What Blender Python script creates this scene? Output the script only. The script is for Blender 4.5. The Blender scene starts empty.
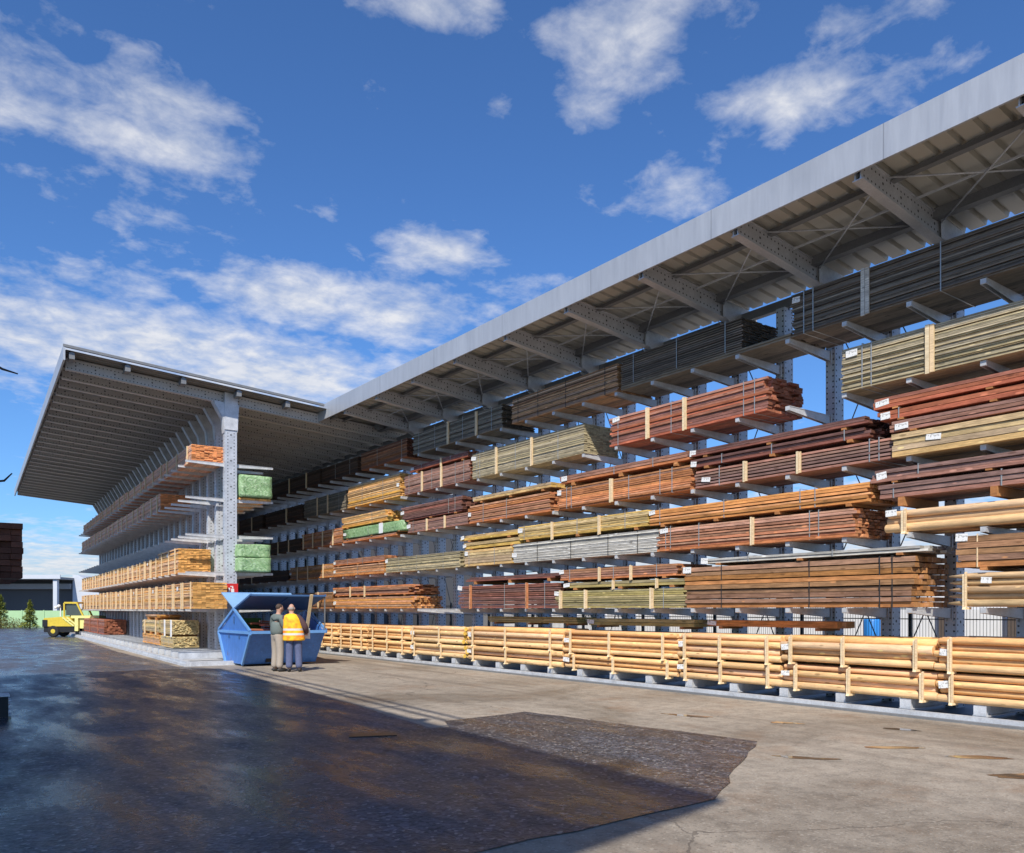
import bpy, bmesh, math, random
from mathutils import Vector, Matrix, Euler, noise as mnoise
R = random.Random(7)
sc = bpy.context.scene
COL = sc.collection
rad = math.radians

# ------------------------------------------------------------------ helpers
class MB:
    """collects boxes, prisms and tubes and links them as ONE mesh object"""
    def __init__(s): s.v = []; s.f = []; s.m = []; s.sm = []
    def add(s, vs, fs, mi=0, smooth=False):
        o = len(s.v); s.v += [tuple(v) for v in vs]
        for f in fs:
            s.f.append([o + i for i in f]); s.m.append(mi); s.sm.append(smooth)
    def box(s, x0, x1, y0, y1, z0, z1, mi=0):
        s.add([(x0,y0,z0),(x1,y0,z0),(x1,y1,z0),(x0,y1,z0),(x0,y0,z1),(x1,y0,z1),(x1,y1,z1),(x0,y1,z1)],
              [(0,3,2,1),(4,5,6,7),(0,1,5,4),(1,2,6,5),(2,3,7,6),(3,0,4,7)], mi)
    def obox(s, M, sx, sy, sz, mi=0):
        vs = [M @ Vector((a*sx/2, b*sy/2, c*sz/2)) for c in (-1,1) for a, b in ((-1,-1),(1,-1),(1,1),(-1,1))]
        s.add(vs, [(0,3,2,1),(4,5,6,7),(0,1,5,4),(1,2,6,5),(2,3,7,6),(3,0,4,7)], mi)
    def bar(s, a, b, w, h, mi=0):
        a = Vector(a); b = Vector(b); d = b - a; L = d.length
        q = d.to_track_quat('Y', 'Z').to_matrix().to_4x4()
        s.obox(Matrix.Translation((a + b)/2) @ q, w, L, h, mi)
    def prism(s, prof, axis, t0, t1, mi=0):
        """extrude a closed profile; axis 'y': prof=(x,z), 'x': prof=(y,z), 'z': prof=(x,y)"""
        n = len(prof)
        def P(a, b, t): return {'y': (a,t,b), 'x': (t,a,b), 'z': (a,b,t)}[axis]
        vs = [P(a,b,t0) for a,b in prof] + [P(a,b,t1) for a,b in prof]
        fs = [tuple(range(n)), tuple(range(2*n-1, n-1, -1))]
        for i in range(n):
            j = (i+1) % n; fs.append((i, n+i, n+j, j))
        s.add(vs, fs, mi)
    def tube(s, pts, r, n=8, mi=0, cap=True, smooth=True):
        pts = [Vector(p) for p in pts]
        rs = r if isinstance(r, (list, tuple)) else [r]*len(pts)
        o = len(s.v); k = len(pts)
        up = Vector((0,0,1))
        for i, p in enumerate(pts):
            d = (pts[min(i+1,k-1)] - pts[max(i-1,0)]).normalized()
            u = up if abs(d.dot(up)) < .95 else Vector((1,0,0))
            a = d.cross(u).normalized(); b = d.cross(a).normalized()
            for j in range(n):
                t = 2*math.pi*j/n
                s.v.append(tuple(p + (a*math.cos(t) + b*math.sin(t))*rs[i]))
        for i in range(k-1):
            for j in range(n):
                j2 = (j+1) % n
                s.f.append([o+i*n+j, o+i*n+j2, o+(i+1)*n+j2, o+(i+1)*n+j]); s.m.append(mi); s.sm.append(smooth)
        if cap:
            s.f.append([o+j for j in range(n)][::-1]); s.m.append(mi); s.sm.append(False)
            s.f.append([o+(k-1)*n+j for j in range(n)]); s.m.append(mi); s.sm.append(False)
    def ball(s, c, rx, ry=None, rz=None, n=10, mi=0):
        ry = ry or rx; rz = rz or rx; c = Vector(c); o = len(s.v); m = n//2
        for i in range(1, m):
            a = math.pi*i/m
            for j in range(n):
                b = 2*math.pi*j/n
                s.v.append((c.x+rx*math.sin(a)*math.cos(b), c.y+ry*math.sin(a)*math.sin(b), c.z+rz*math.cos(a)))
        t = len(s.v); s.v.append((c.x,c.y,c.z+rz)); s.v.append((c.x,c.y,c.z-rz))
        for j in range(n):
            j2 = (j+1) % n
            s.f.append([t, o+j, o+j2]); s.m.append(mi); s.sm.append(True)
            s.f.append([t+1, o+(m-2)*n+j2, o+(m-2)*n+j]); s.m.append(mi); s.sm.append(True)
            for i in range(m-2):
                s.f.append([o+i*n+j, o+(i+1)*n+j, o+(i+1)*n+j2, o+i*n+j2]); s.m.append(mi); s.sm.append(True)
    def mesh(s, name, mats):
        me = bpy.data.meshes.new(name); me.from_pydata(s.v, [], s.f)
        for m in (mats if isinstance(mats, (list, tuple)) else [mats]): me.materials.append(m)
        me.polygons.foreach_set('material_index', s.m); me.polygons.foreach_set('use_smooth', s.sm)
        bm = bmesh.new(); bm.from_mesh(me); bmesh.ops.recalc_face_normals(bm, faces=bm.faces); bm.to_mesh(me); bm.free()
        me.update(); return me
    def build(s, name, mats, parent=None, loc=(0,0,0)):
        return link(name, s.mesh(name, mats), parent, loc)

def link(name, me, parent=None, loc=(0,0,0), rz=0):
    o = bpy.data.objects.new(name, me); COL.objects.link(o); o.location = loc; o.rotation_euler.z = rz
    if parent: o.parent = parent
    return o
def tag(o, label=None, cat=None, group=None, kind=None):
    if label: o['label'] = label
    if cat: o['category'] = cat
    if group: o['group'] = group
    if kind: o['kind'] = kind
    return o
def thing(name, label, cat, loc=(0,0,0), rz=0, group=None, parent=None):
    o = bpy.data.objects.new(name, None); COL.objects.link(o); o.location = loc; o.rotation_euler.z = rz
    o.empty_display_size = .3
    return tag(o, label, cat, group)

# ------------------------------------------------------------------ materials
def nt(name):
    m = bpy.data.materials.new(name); m.use_nodes = True
    n = m.node_tree.nodes; b = n['Principled BSDF']; return m, m.node_tree, n, m.node_tree.links, b
def N(t, typ, **kw):
    n = t.nodes.new(typ)
    for k, v in kw.items():
        if k.startswith('i_'):
            key = k[2:]; key = int(key) if key.isdigit() else key
            n.inputs[key].default_value = v
        else: setattr(n, k, v)
    return n
def ramp(t, stops):
    r = t.nodes.new('ShaderNodeValToRGB'); e = r.color_ramp.elements
    while len(e) < len(stops): e.new(.5)
    for i, (p, c) in enumerate(stops):
        e[i].position = p; e[i].color = (c[0],c[1],c[2],1) if isinstance(c, (tuple,list)) else (c,c,c,1)
    return r
def mathn(t, op, a, b=None, c=None, clamp=False):
    n = t.nodes.new('ShaderNodeMath'); n.operation = op; n.use_clamp = clamp
    for i, x in enumerate((a,b,c)):
        if x is None: continue
        if isinstance(x, (int,float)): n.inputs[i].default_value = x
        else: t.links.new(x, n.inputs[i])
    return n.outputs[0]
def mixc(t, fac, a, b, mode='MIX'):
    n = t.nodes.new('ShaderNodeMix'); n.data_type = 'RGBA'; n.blend_type = mode
    for s, x in ((0,fac),(6,a),(7,b)):
        if isinstance(x, (int,float)): n.inputs[s].default_value = x
        elif isinstance(x, tuple): n.inputs[s].default_value = (*x[:3],1)
        else: t.links.new(x, n.inputs[s])
    return n.outputs[2]
def sc3(c, k): return tuple(min(1, x*k) for x in c)

def wood(name, base, end=None, var=.35, grain=.35, rough=.75, knots=True):
    """sawn timber: each board its own tone, streaks along the board, knots, a paler end grain"""
    m, t, n, L, b = nt(name)
    end = end or sc3(base, 1.35); base = sc3(base, 1.28); end = sc3(end, 1.15)
    tc = N(t, 'ShaderNodeTexCoord'); geo = N(t, 'ShaderNodeNewGeometry'); oi = N(t, 'ShaderNodeObjectInfo')
    rnd = geo.outputs['Random Per Island']
    off = N(t, 'ShaderNodeCombineXYZ'); L.new(mathn(t,'MULTIPLY',rnd,37.), off.inputs[0]); L.new(mathn(t,'MULTIPLY',oi.outputs['Random'],53.), off.inputs[1])
    va = N(t, 'ShaderNodeVectorMath', operation='ADD'); L.new(tc.outputs['Object'], va.inputs[0]); L.new(off.outputs[0], va.inputs[1])
    mp = N(t, 'ShaderNodeMapping'); mp.inputs['Scale'].default_value = (30, 1.3, 30); L.new(va.outputs[0], mp.inputs[0])
    g = N(t, 'ShaderNodeTexNoise', i_Scale=1.6, i_Detail=5.0, i_Roughness=.6, i_Distortion=.3); L.new(mp.outputs[0], g.inputs['Vector'])
    tone = mathn(t, 'MULTIPLY_ADD', rnd, var*2.6, 1-var*1.3)
    mpb = N(t, 'ShaderNodeMapping'); mpb.inputs['Scale'].default_value = (7, 2.6, 7); L.new(va.outputs[0], mpb.inputs[0])
    bl = N(t, 'ShaderNodeTexNoise', i_Scale=1.5, i_Detail=6.0, i_Roughness=.7); L.new(mpb.outputs[0], bl.inputs['Vector'])
    tone = mathn(t, 'MULTIPLY', tone, mathn(t, 'MULTIPLY_ADD', bl.outputs['Fac'], grain*3.4, 1-grain*1.7))
    g2 = N(t, 'ShaderNodeTexNoise', i_Scale=4.5, i_Detail=4.0, i_Roughness=.7); L.new(mp.outputs[0], g2.inputs['Vector'])
    gr = mathn(t, 'MULTIPLY_ADD', g.outputs['Fac'], grain*4.6, 1-grain*2.3)
    gr = mathn(t, 'MULTIPLY', gr, mathn(t, 'MULTIPLY_ADD', g2.outputs['Fac'], 1.1, .45))
    gr = mathn(t, 'MAXIMUM', gr, .12)
    k = mathn(t, 'MULTIPLY', tone, gr)
    big = N(t, 'ShaderNodeTexNoise', i_Scale=.9, i_Detail=3.0); L.new(va.outputs[0], big.inputs['Vector'])
    k = mathn(t, 'MULTIPLY', k, mathn(t, 'MULTIPLY_ADD', big.outputs['Fac'], .7, .65))
    hue = N(t, 'ShaderNodeHueSaturation'); hue.inputs['Color'].default_value = (*base,1)
    L.new(mathn(t,'MULTIPLY_ADD', mathn(t,'FRACT',mathn(t,'MULTIPLY',rnd,7.31)), .016, .492), hue.inputs['Hue'])
    L.new(mathn(t,'MULTIPLY_ADD', mathn(t,'FRACT',mathn(t,'MULTIPLY',rnd,13.7)), .3, .74), hue.inputs['Saturation'])
    L.new(k, hue.inputs['Value'])
    c = hue.outputs[0]
    if knots:
        mp2 = N(t, 'ShaderNodeMapping'); mp2.inputs['Scale'].default_value = (11, 3.4, 11); L.new(va.outputs[0], mp2.inputs[0])
        vo = N(t, 'ShaderNodeTexVoronoi', i_Scale=1.0); L.new(mp2.outputs[0], vo.inputs['Vector'])
        kr = ramp(t, [(0.0,1.0),(.16,.7),(.22,0.0)]); L.new(vo.outputs['Distance'], kr.inputs[0])
        sp = N(t,'ShaderNodeSeparateColor'); L.new(vo.outputs['Color'], sp.inputs[0])
        pick = mathn(t,'GREATER_THAN', sp.outputs[0], .62)
        c = mixc(t, mathn(t,'MULTIPLY',mathn(t,'MULTIPLY',kr.outputs[0],pick),.8), c, sc3(base,.32))
        pick2 = mathn(t,'LESS_THAN', sp.outputs[0], .2)
        c = mixc(t, mathn(t,'MULTIPLY',mathn(t,'MULTIPLY',kr.outputs[0],pick2),.75), c, sc3(base,2.1))
    # end grain
    tn = N(t, 'ShaderNodeVectorTransform', vector_type='NORMAL', convert_from='WORLD', convert_to='OBJECT'); L.new(geo.outputs['True Normal'], tn.inputs[0])
    sx = N(t, 'ShaderNodeSeparateXYZ'); L.new(tn.outputs[0], sx.inputs[0])
    isend = mathn(t,'GREATER_THAN', mathn(t,'ABSOLUTE',sx.outputs[1]), .6)
    en = N(t, 'ShaderNodeTexNoise', i_Scale=30.0, i_Detail=3.0); L.new(va.outputs[0], en.inputs['Vector'])
    ec = N(t, 'ShaderNodeHueSaturation'); ec.inputs['Color'].default_value = (*end,1)
    L.new(mathn(t,'MULTIPLY', mathn(t,'MULTIPLY_ADD',rnd,.7,.65), mathn(t,'MULTIPLY_ADD',en.outputs['Fac'],.7,.65)), ec.inputs['Value'])
    c = mixc(t, isend, c, ec.outputs[0])
    L.new(c, b.inputs['Base Color']); b.inputs['Roughness'].default_value = rough; b.inputs['Specular IOR Level'].default_value = .25
    bp = N(t, 'ShaderNodeBump', i_Strength=.35, i_Distance=.004); L.new(g.outputs['Fac'], bp.inputs['Height']); L.new(bp.outputs[0], b.inputs['Normal'])
    return m

def steel(name, base=(.5,.52,.55), metal=.35, rough=.48, holes=False, blot=.25, slope=0.0, dz=0.0):
    """galvanised steel with zinc blotches and, on posts, rows of punched holes"""
    m, t, n, L, b = nt(name)
    tc = N(t, 'ShaderNodeTexCoord'); oi = N(t,'ShaderNodeObjectInfo')
    a = N(t, 'ShaderNodeTexNoise', i_Scale=5.0, i_Detail=6.0, i_Roughness=.65); L.new(tc.outputs['Object'], a.inputs['Vector'])
    s_ = N(t, 'ShaderNodeTexVoronoi', i_Scale=40.0); L.new(tc.outputs['Object'], s_.inputs['Vector'])
    k = mathn(t,'MULTIPLY', mathn(t,'MULTIPLY_ADD',a.outputs['Fac'],blot*2,1-blot), mathn(t,'MULTIPLY_ADD',s_.outputs['Distance'],.2,.92))
    k = mathn(t,'MULTIPLY', k, mathn(t,'MULTIPLY_ADD',oi.outputs['Random'],.16,.92))
    c = mixc(t, 1.0, base, (1,1,1), 'MULTIPLY')
    h = N(t,'ShaderNodeHueSaturation'); h.inputs['Color'].default_value = (*base,1); L.new(k, h.inputs['Value']); c = h.outputs[0]
    met = metal
    if holes:
        sp = N(t,'ShaderNodeSeparateXYZ'); L.new(tc.outputs['Object'], sp.inputs[0])
        ax = holes   # ('z', pitch) along the post, lateral on the other two
        al = sp.outputs[2 if ax == 'z' else 0]
        def row(lat, pos, pitch, size):
            d1 = mathn(t,'ABSOLUTE', mathn(t,'SUBTRACT', mathn(t,'FRACT', mathn(t,'DIVIDE', al, pitch)), .5))
            d1 = mathn(t,'MULTIPLY', d1, pitch)
            d2 = mathn(t,'ABSOLUTE', mathn(t,'SUBTRACT', mathn(t,'ABSOLUTE', lat), pos))
            rr = mathn(t,'SQRT', mathn(t,'ADD', mathn(t,'POWER',d1,2.), mathn(t,'POWER',d2,2.)))
            return mathn(t,'LESS_THAN', rr, size)
        if ax == 'z':
            hs = [row(sp.outputs[0], .095, .1, .016), row(sp.outputs[1], .06, .1, .016), row(sp.outputs[0], 0, .4, .024)]
        else:
            zz = mathn(t,'ADD', mathn(t,'MULTIPLY_ADD', sp.outputs[0], slope, sp.outputs[2]), dz)
            hs = [row(zz, .09, .1, .016), row(zz, .0, .5, .022)]
        hh = hs[0]
        for x in hs[1:]: hh = mathn(t,'MAXIMUM', hh, x)
        c = mixc(t, hh, c, (.04,.042,.045))
    L.new(c, b.inputs['Base Color']); b.inputs['Metallic'].default_value = met
    L.new(mathn(t,'MULTIPLY_ADD',a.outputs['Fac'],.3,rough-.15), b.inputs['Roughness'])
    return m

def plain(name, base, rough=.6, var=.2, scale=6.0, metal=0.0, spec=.4, bump=0.0):
    m, t, n, L, b = nt(name)
    tc = N(t,'ShaderNodeTexCoord'); a = N(t,'ShaderNodeTexNoise', i_Scale=scale, i_Detail=5.0, i_Roughness=.65); L.new(tc.outputs['Object'], a.inputs['Vector'])
    h = N(t,'ShaderNodeHueSaturation'); h.inputs['Color'].default_value = (*base,1); L.new(mathn(t,'MULTIPLY_ADD',a.outputs['Fac'],var*2,1-var), h.inputs['Value'])
    L.new(h.outputs[0], b.inputs['Base Color']); b.inputs['Roughness'].default_value = rough; b.inputs['Metallic'].default_value = metal; b.inputs['Specular IOR Level'].default_value = spec
    if bump:
        bp = N(t,'ShaderNodeBump', i_Strength=bump, i_Distance=.02); L.new(a.outputs['Fac'], bp.inputs['Height']); L.new(bp.outputs[0], b.inputs['Normal'])
    return m

def asphalt(name, base, wet=.5, coarse=1.0, rusty=.3):
    m, t, n, L, b = nt(name)
    tc = N(t,'ShaderNodeTexCoord'); P = tc.outputs['Object']
    st = N(t,'ShaderNodeTexVoronoi', i_Scale=70.0*coarse); L.new(P, st.inputs['Vector'])
    sp = N(t,'ShaderNodeSeparateColor'); L.new(st.outputs['Color'], sp.inputs[0])
    s2 = N(t,'ShaderNodeTexVoronoi', i_Scale=24.0*coarse); L.new(P, s2.inputs['Vector']); sp2 = N(t,'ShaderNodeSeparateColor'); L.new(s2.outputs['Color'], sp2.inputs[0])
    fine = N(t,'ShaderNodeTexNoise', i_Scale=160.0, i_Detail=2.0); L.new(P, fine.inputs['Vector'])
    big = N(t,'ShaderNodeTexNoise', i_Scale=.4, i_Detail=8.0, i_Roughness=.68, i_Distortion=.6); L.new(P, big.inputs['Vector'])
    mp = N(t,'ShaderNodeMapping'); mp.inputs['Scale'].default_value = (1.0,.3,1); mp.inputs['Location'].default_value = (3.1,8.2,0); L.new(P, mp.inputs[0])
    mid = N(t,'ShaderNodeTexNoise', i_Scale=1.2, i_Detail=9.0, i_Roughness=.7); L.new(mp.outputs[0], mid.inputs['Vector'])
    wr = ramp(t, [(.38,0.0),(.62,1.0)]); L.new(mid.outputs['Fac'], wr.inputs[0])
    k = mathn(t,'MULTIPLY', mathn(t,'MULTIPLY_ADD',sp.outputs[0],1.2,.4), mathn(t,'MULTIPLY_ADD',big.outputs['Fac'],1.5,.25))
    k = mathn(t,'MULTIPLY', k, mathn(t,'MULTIPLY_ADD',sp2.outputs[0],.7,.65))
    k = mathn(t,'MULTIPLY', k, mathn(t,'MULTIPLY_ADD', wr.outputs[0], -.5, 1.2))
    h = N(t,'ShaderNodeHueSaturation'); h.inputs['Color'].default_value = (*base,1); L.new(k, h.inputs['Value'])
    rm = N(t,'ShaderNodeTexNoise', i_Scale=.7, i_Detail=8.0, i_Roughness=.72); mp3 = N(t,'ShaderNodeMapping'); mp3.inputs['Location'].default_value = (17,4,2); mp3.inputs['Scale'].default_value = (1,.7,1); L.new(P, mp3.inputs[0]); L.new(mp3.outputs[0], rm.inputs['Vector'])
    rr = ramp(t, [(.54,0.0),(.7,1.0)]); L.new(rm.outputs['Fac'], rr.inputs[0])
    c = mixc(t, mathn(t,'MULTIPLY',rr.outputs[0],rusty), h.outputs[0], (.2,.1,.045))
    spk = mathn(t,'GREATER_THAN', sp.outputs[1], .94)
    c = mixc(t, mathn(t,'MULTIPLY',spk,.6), c, (.36,.34,.32))
    dn = N(t,'ShaderNodeTexNoise', i_Scale=1.4, i_Detail=4.0); L.new(P, dn.inputs['Vector']); dv = N(t,'ShaderNodeVectorMath', operation='MULTIPLY_ADD'); L.new(dn.outputs['Color'], dv.inputs[0]); dv.inputs[1].default_value = (.9,.9,0); L.new(P, dv.inputs[2])
    ck = N(t,'ShaderNodeTexVoronoi', feature='DISTANCE_TO_EDGE', i_Scale=.3); L.new(dv.outputs[0], ck.inputs['Vector'])
    ckm = mathn(t,'MULTIPLY', mathn(t,'LESS_THAN', ck.outputs['Distance'], .0035), .8)
    c = mixc(t, ckm, c, (.02,.018,.017))
    L.new(c, b.inputs['Base Color'])
    L.new(mathn(t,'MULTIPLY_ADD', wr.outputs[0], -wet*.55, .52), b.inputs['Roughness'])
    b.inputs['Specular IOR Level'].default_value = .5
    bh = mathn(t,'ADD', mathn(t,'MULTIPLY',st.outputs['Distance'],.8), mathn(t,'MULTIPLY',fine.outputs['Fac'],.4)); bh = mathn(t,'ADD', bh, mathn(t,'MULTIPLY', s2.outputs['Distance'], .8))
    bp = N(t,'ShaderNodeBump', i_Distance=.014); L.new(bh, bp.inputs['Height']); L.new(mathn(t,'MULTIPLY_ADD',wr.outputs[0],-.25,.45), bp.inputs['Strength']); L.new(bp.outputs[0], b.inputs['Normal'])
    return m

def concrete(name, base):
    m, t, n, L, b = nt(name)
    tc = N(t,'ShaderNodeTexCoord'); P = tc.outputs['Object']
    big = N(t,'ShaderNodeTexNoise', i_Scale=.28, i_Detail=8.0, i_Roughness=.68, i_Distortion=.8); L.new(P, big.inputs['Vector'])
    mp = N(t,'ShaderNodeMapping'); mp.inputs['Scale'].default_value = (2.2,.22,1); mp.inputs['Rotation'].default_value = (0,0,rad(-8)); L.new(P, mp.inputs[0])
    tr = N(t,'ShaderNodeTexNoise', i_Scale=1.3, i_Detail=6.0, i_Roughness=.6); L.new(mp.outputs[0], tr.inputs['Vector'])
    fine = N(t,'ShaderNodeTexNoise', i_Scale=60.0, i_Detail=5.0, i_Roughness=.75); L.new(P, fine.inputs['Vector'])
    vo = N(t,'ShaderNodeTexVoronoi', i_Scale=90.0); L.new(P, vo.inputs['Vector'])
    br = ramp(t, [(.3,.5),(.48,.88),(.7,1.18)]); L.new(big.outputs['Fac'], br.inputs[0])
    trr = ramp(t, [(.32,.82),(.55,1.0),(.75,1.06)]); L.new(tr.outputs['Fac'], trr.inputs[0])
    md = N(t,'ShaderNodeTexNoise', i_Scale=5.0, i_Detail=7.0, i_Roughness=.72, i_Distortion=.5); L.new(P, md.inputs['Vector'])
    mr = ramp(t, [(.34,.72),(.5,1.0),(.68,1.16)]); L.new(md.outputs['Fac'], mr.inputs[0])
    k = mathn(t,'MULTIPLY', mathn(t,'MULTIPLY', br.outputs[0], trr.outputs[0]), mr.outputs[0]); k = mathn(t,'MULTIPLY', k, mathn(t,'MULTIPLY_ADD',fine.outputs['Fac'],.9,.55))
    h = N(t,'ShaderNodeHueSaturation'); h.inputs['Color'].default_value = (*base,1); L.new(k, h.inputs['Value'])
    st = N(t,'ShaderNodeTexNoise', i_Scale=.8, i_Detail=7.0, i_Roughness=.7); mp2 = N(t,'ShaderNodeMapping'); mp2.inputs['Location'].default_value = (31,11,5); L.new(P, mp2.inputs[0]); L.new(mp2.outputs[0], st.inputs['Vector'])
    sr = ramp(t, [(.53,0.0),(.7,1.0)]); L.new(st.outputs['Fac'], sr.inputs[0])
    c = mixc(t, mathn(t,'MULTIPLY',sr.outputs[0],.5), h.outputs[0], (.24,.14,.075))
    dn = N(t,'ShaderNodeTexNoise', i_Scale=1.1, i_Detail=5.0); L.new(P, dn.inputs['Vector']); dv = N(t,'ShaderNodeVectorMath', operation='MULTIPLY_ADD'); L.new(dn.outputs['Color'], dv.inputs[0]); dv.inputs[1].default_value = (1.1,1.1,0); L.new(P, dv.inputs[2])
    ck = N(t,'ShaderNodeTexVoronoi', feature='DISTANCE_TO_EDGE', i_Scale=.2); L.new(dv.outputs[0], ck.inputs['Vector'])
    c = mixc(t, mathn(t,'MULTIPLY', mathn(t,'LESS_THAN', ck.outputs['Distance'], .002), .6), c, (.09,.075,.06))
    sv = N(t,'ShaderNodeTexVoronoi', i_Scale=55.0); L.new(P, sv.inputs['Vector']); ss_ = N(t,'ShaderNodeSeparateColor'); L.new(sv.outputs['Color'], ss_.inputs[0])
    c = mixc(t, mathn(t,'MULTIPLY', mathn(t,'GREATER_THAN', ss_.outputs[0], .93), .45), c, (.12,.1,.08)); c = mixc(t, mathn(t,'MULTIPLY', mathn(t,'LESS_THAN', ss_.outputs[0], .05), .28), c, (.55,.5,.42))
    tk = N(t,'ShaderNodeTexNoise', i_Scale=1.0, i_Detail=4.0, i_Roughness=.5); mp4 = N(t,'ShaderNodeMapping'); mp4.inputs['Scale'].default_value = (1.7,.06,1); mp4.inputs['Rotation'].default_value = (0,0,rad(-6)); mp4.inputs['Location'].default_value = (2.3,0,0); L.new(P, mp4.inputs[0]); L.new(mp4.outputs[0], tk.inputs['Vector'])
    tr2 = ramp(t, [(.55,0.0),(.68,1.0)]); L.new(tk.outputs['Fac'], tr2.inputs[0]); c = mixc(t, mathn(t,'MULTIPLY', tr2.outputs[0], mathn(t,'MULTIPLY', md.outputs['Fac'], .85)), c, (.14,.11,.085))
    L.new(c, b.inputs['Base Color'])
    wr = ramp(t, [(.25,.25),(.5,.75)]); L.new(big.outputs['Fac'], wr.inputs[0]); L.new(wr.outputs[0], b.inputs['Roughness'])
    bp = N(t,'ShaderNodeBump', i_Strength=.3, i_Distance=.006); L.new(mathn(t,'ADD',fine.outputs['Fac'],vo.outputs['Distance']), bp.inputs['Height']); L.new(bp.outputs[0], b.inputs['Normal'])
    return m

M = {}
M['black'] = wood('black_boards', (.15,.122,.092), (.045,.04,.034), .3, .3)
M['darkgrey'] = wood('dark_grey_brown_boards', (.19,.16,.118), (.06,.05,.04), .25, .3)
M['tanbrown'] = wood('tan_brown_boards', (.38,.22,.115), (.3,.17,.08), .25, .3)
M['darkred'] = wood('dark_red_brown_boards', (.26,.1,.042), (.1,.04,.025), .3, .3)
M['greygreen'] = wood('grey_green_boards', (.32,.265,.16), (.33,.28,.17), .26, .36)
M['red'] = wood('red_boards', (.31,.105,.06), (.27,.1,.055), .3, .4)
M['maroon'] = wood('maroon_boards', (.26,.135,.1), (.2,.08,.05), .28, .4)
M['darkmaroon'] = wood('dark_maroon_boards', (.18,.075,.055), (.14,.06,.04), .3, .4)
M['rust'] = wood('rust_boards', (.37,.15,.065), (.4,.17,.075), .28, .42)
M['orange'] = wood('orange_brown_boards', (.42,.19,.065), (.46,.22,.08), .28, .4)
M['yelorange'] = wood('yellow_orange_boards', (.5,.27,.075), (.55,.3,.09), .25, .35)
M['yellow'] = wood('yellow_boards', (.43,.29,.085), (.5,.35,.1), .28, .4)
M['grey'] = wood('weathered_grey_boards', (.42,.4,.355), (.3,.28,.24), .3, .35)
M['tan'] = wood('tan_boards', (.44,.3,.135), (.5,.32,.1), .22, .35)
M['olive'] = wood('olive_boards', (.29,.235,.095), (.33,.28,.12), .25, .35)
M['brown'] = wood('brown_boards', (.3,.14,.055), (.33,.16,.06), .28, .4)
M['deep'] = wood('aisle_shade_brown_boards', (.075,.042,.026), (.07,.04,.025), .3, .3)  # darkness of the covered aisle put into this wood colour
M['pole'] = wood('peeled_pole_wood', (.58,.325,.13), (.64,.4,.18), .26, .2, .62)
M['polebrown'] = wood('brown_post_wood', (.4,.25,.11), (.5,.34,.17), .18, .25, .65)
M['poleyellow'] = wood('yellow_pole_wood', (.56,.345,.15), (.68,.45,.09), .15, .12, .62)
M['larch'] = wood('bright_orange_boards', (.58,.3,.105), (.6,.32,.1), .2, .3)
M['larchred'] = wood('purple_brown_boards', (.56,.29,.18), (.6,.24,.09), .2, .3)
M['shingle'] = wood('pale_yellow_boards', (.5,.36,.16), (.5,.4,.2), .25, .3)
M['batten'] = wood('pale_batten_wood', (.58,.44,.27), (.56,.42,.24), .12, .15, .7, False)
M['steel'] = steel('galvanised_steel', (.55,.565,.585), .3, .5, blot=.45)
M['arm'] = steel('galvanised_arm_steel', (.58,.585,.59), .25, .5, blot=.4)
M['post'] = steel('perforated_post_steel', (.52,.55,.6), .25, .5, 'z', .4)
M['beam'] = steel('perforated_beam_steel', (.5,.51,.53), .25, .5, 'x', .25, .105, .37)
M['lbeam'] = steel('perforated_light_beam_steel', (.5,.49,.47), .15, .55, 'x', .2, .083, 0.)
M['dark_steel'] = steel('dull_purlin_steel', (.2,.205,.21), .3, .55)
def fasciamat():
    m, t, n, L, b = nt('fascia_sheet_metal'); tc = N(t,'ShaderNodeTexCoord'); P = tc.outputs['Object']
    mp = N(t,'ShaderNodeMapping'); mp.inputs['Scale'].default_value = (1,5,.5); L.new(P, mp.inputs[0])
    a = N(t,'ShaderNodeTexNoise', i_Scale=1.4, i_Detail=7.0, i_Roughness=.7); L.new(mp.outputs[0], a.inputs['Vector'])
    c_ = N(t,'ShaderNodeTexNoise', i_Scale=.7, i_Detail=5.0); L.new(P, c_.inputs['Vector'])
    sp = N(t,'ShaderNodeSeparateXYZ'); L.new(P, sp.inputs[0])
    lap = mathn(t,'LESS_THAN', mathn(t,'FRACT', mathn(t,'DIVIDE', sp.outputs[1], 3.0)), .006)
    k = mathn(t,'MULTIPLY', mathn(t,'MULTIPLY_ADD',a.outputs['Fac'],.5,.75), mathn(t,'MULTIPLY_ADD',c_.outputs['Fac'],.3,.85))
    k = mathn(t,'MULTIPLY', k, mathn(t,'MULTIPLY_ADD', lap, -.35, 1.0))
    h = N(t,'ShaderNodeHueSaturation'); h.inputs['Color'].default_value = (.45,.47,.5,1); L.new(k, h.inputs['Value']); L.new(h.outputs[0], b.inputs['Base Color'])
    b.inputs['Metallic'].default_value = .3; L.new(mathn(t,'MULTIPLY_ADD',a.outputs['Fac'],.3,.3), b.inputs['Roughness']); return m
M['fascia'] = fasciamat()
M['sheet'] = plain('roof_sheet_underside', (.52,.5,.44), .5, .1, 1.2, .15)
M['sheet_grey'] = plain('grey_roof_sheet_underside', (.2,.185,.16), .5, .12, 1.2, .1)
M['band'] = plain('steel_band', (.45,.45,.43), .4, .15, 6, .5)
M['blackband'] = plain('black_band', (.03,.03,.03), .5, .2)
M['concrete'] = concrete('yard_concrete', (.355,.305,.245))
M['asphalt'] = asphalt('old_asphalt', (.06,.065,.085), .68, .6, .1)
M['asphalt_new'] = asphalt('coarse_asphalt', (.06,.06,.07), .62, .5, .24)
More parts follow.
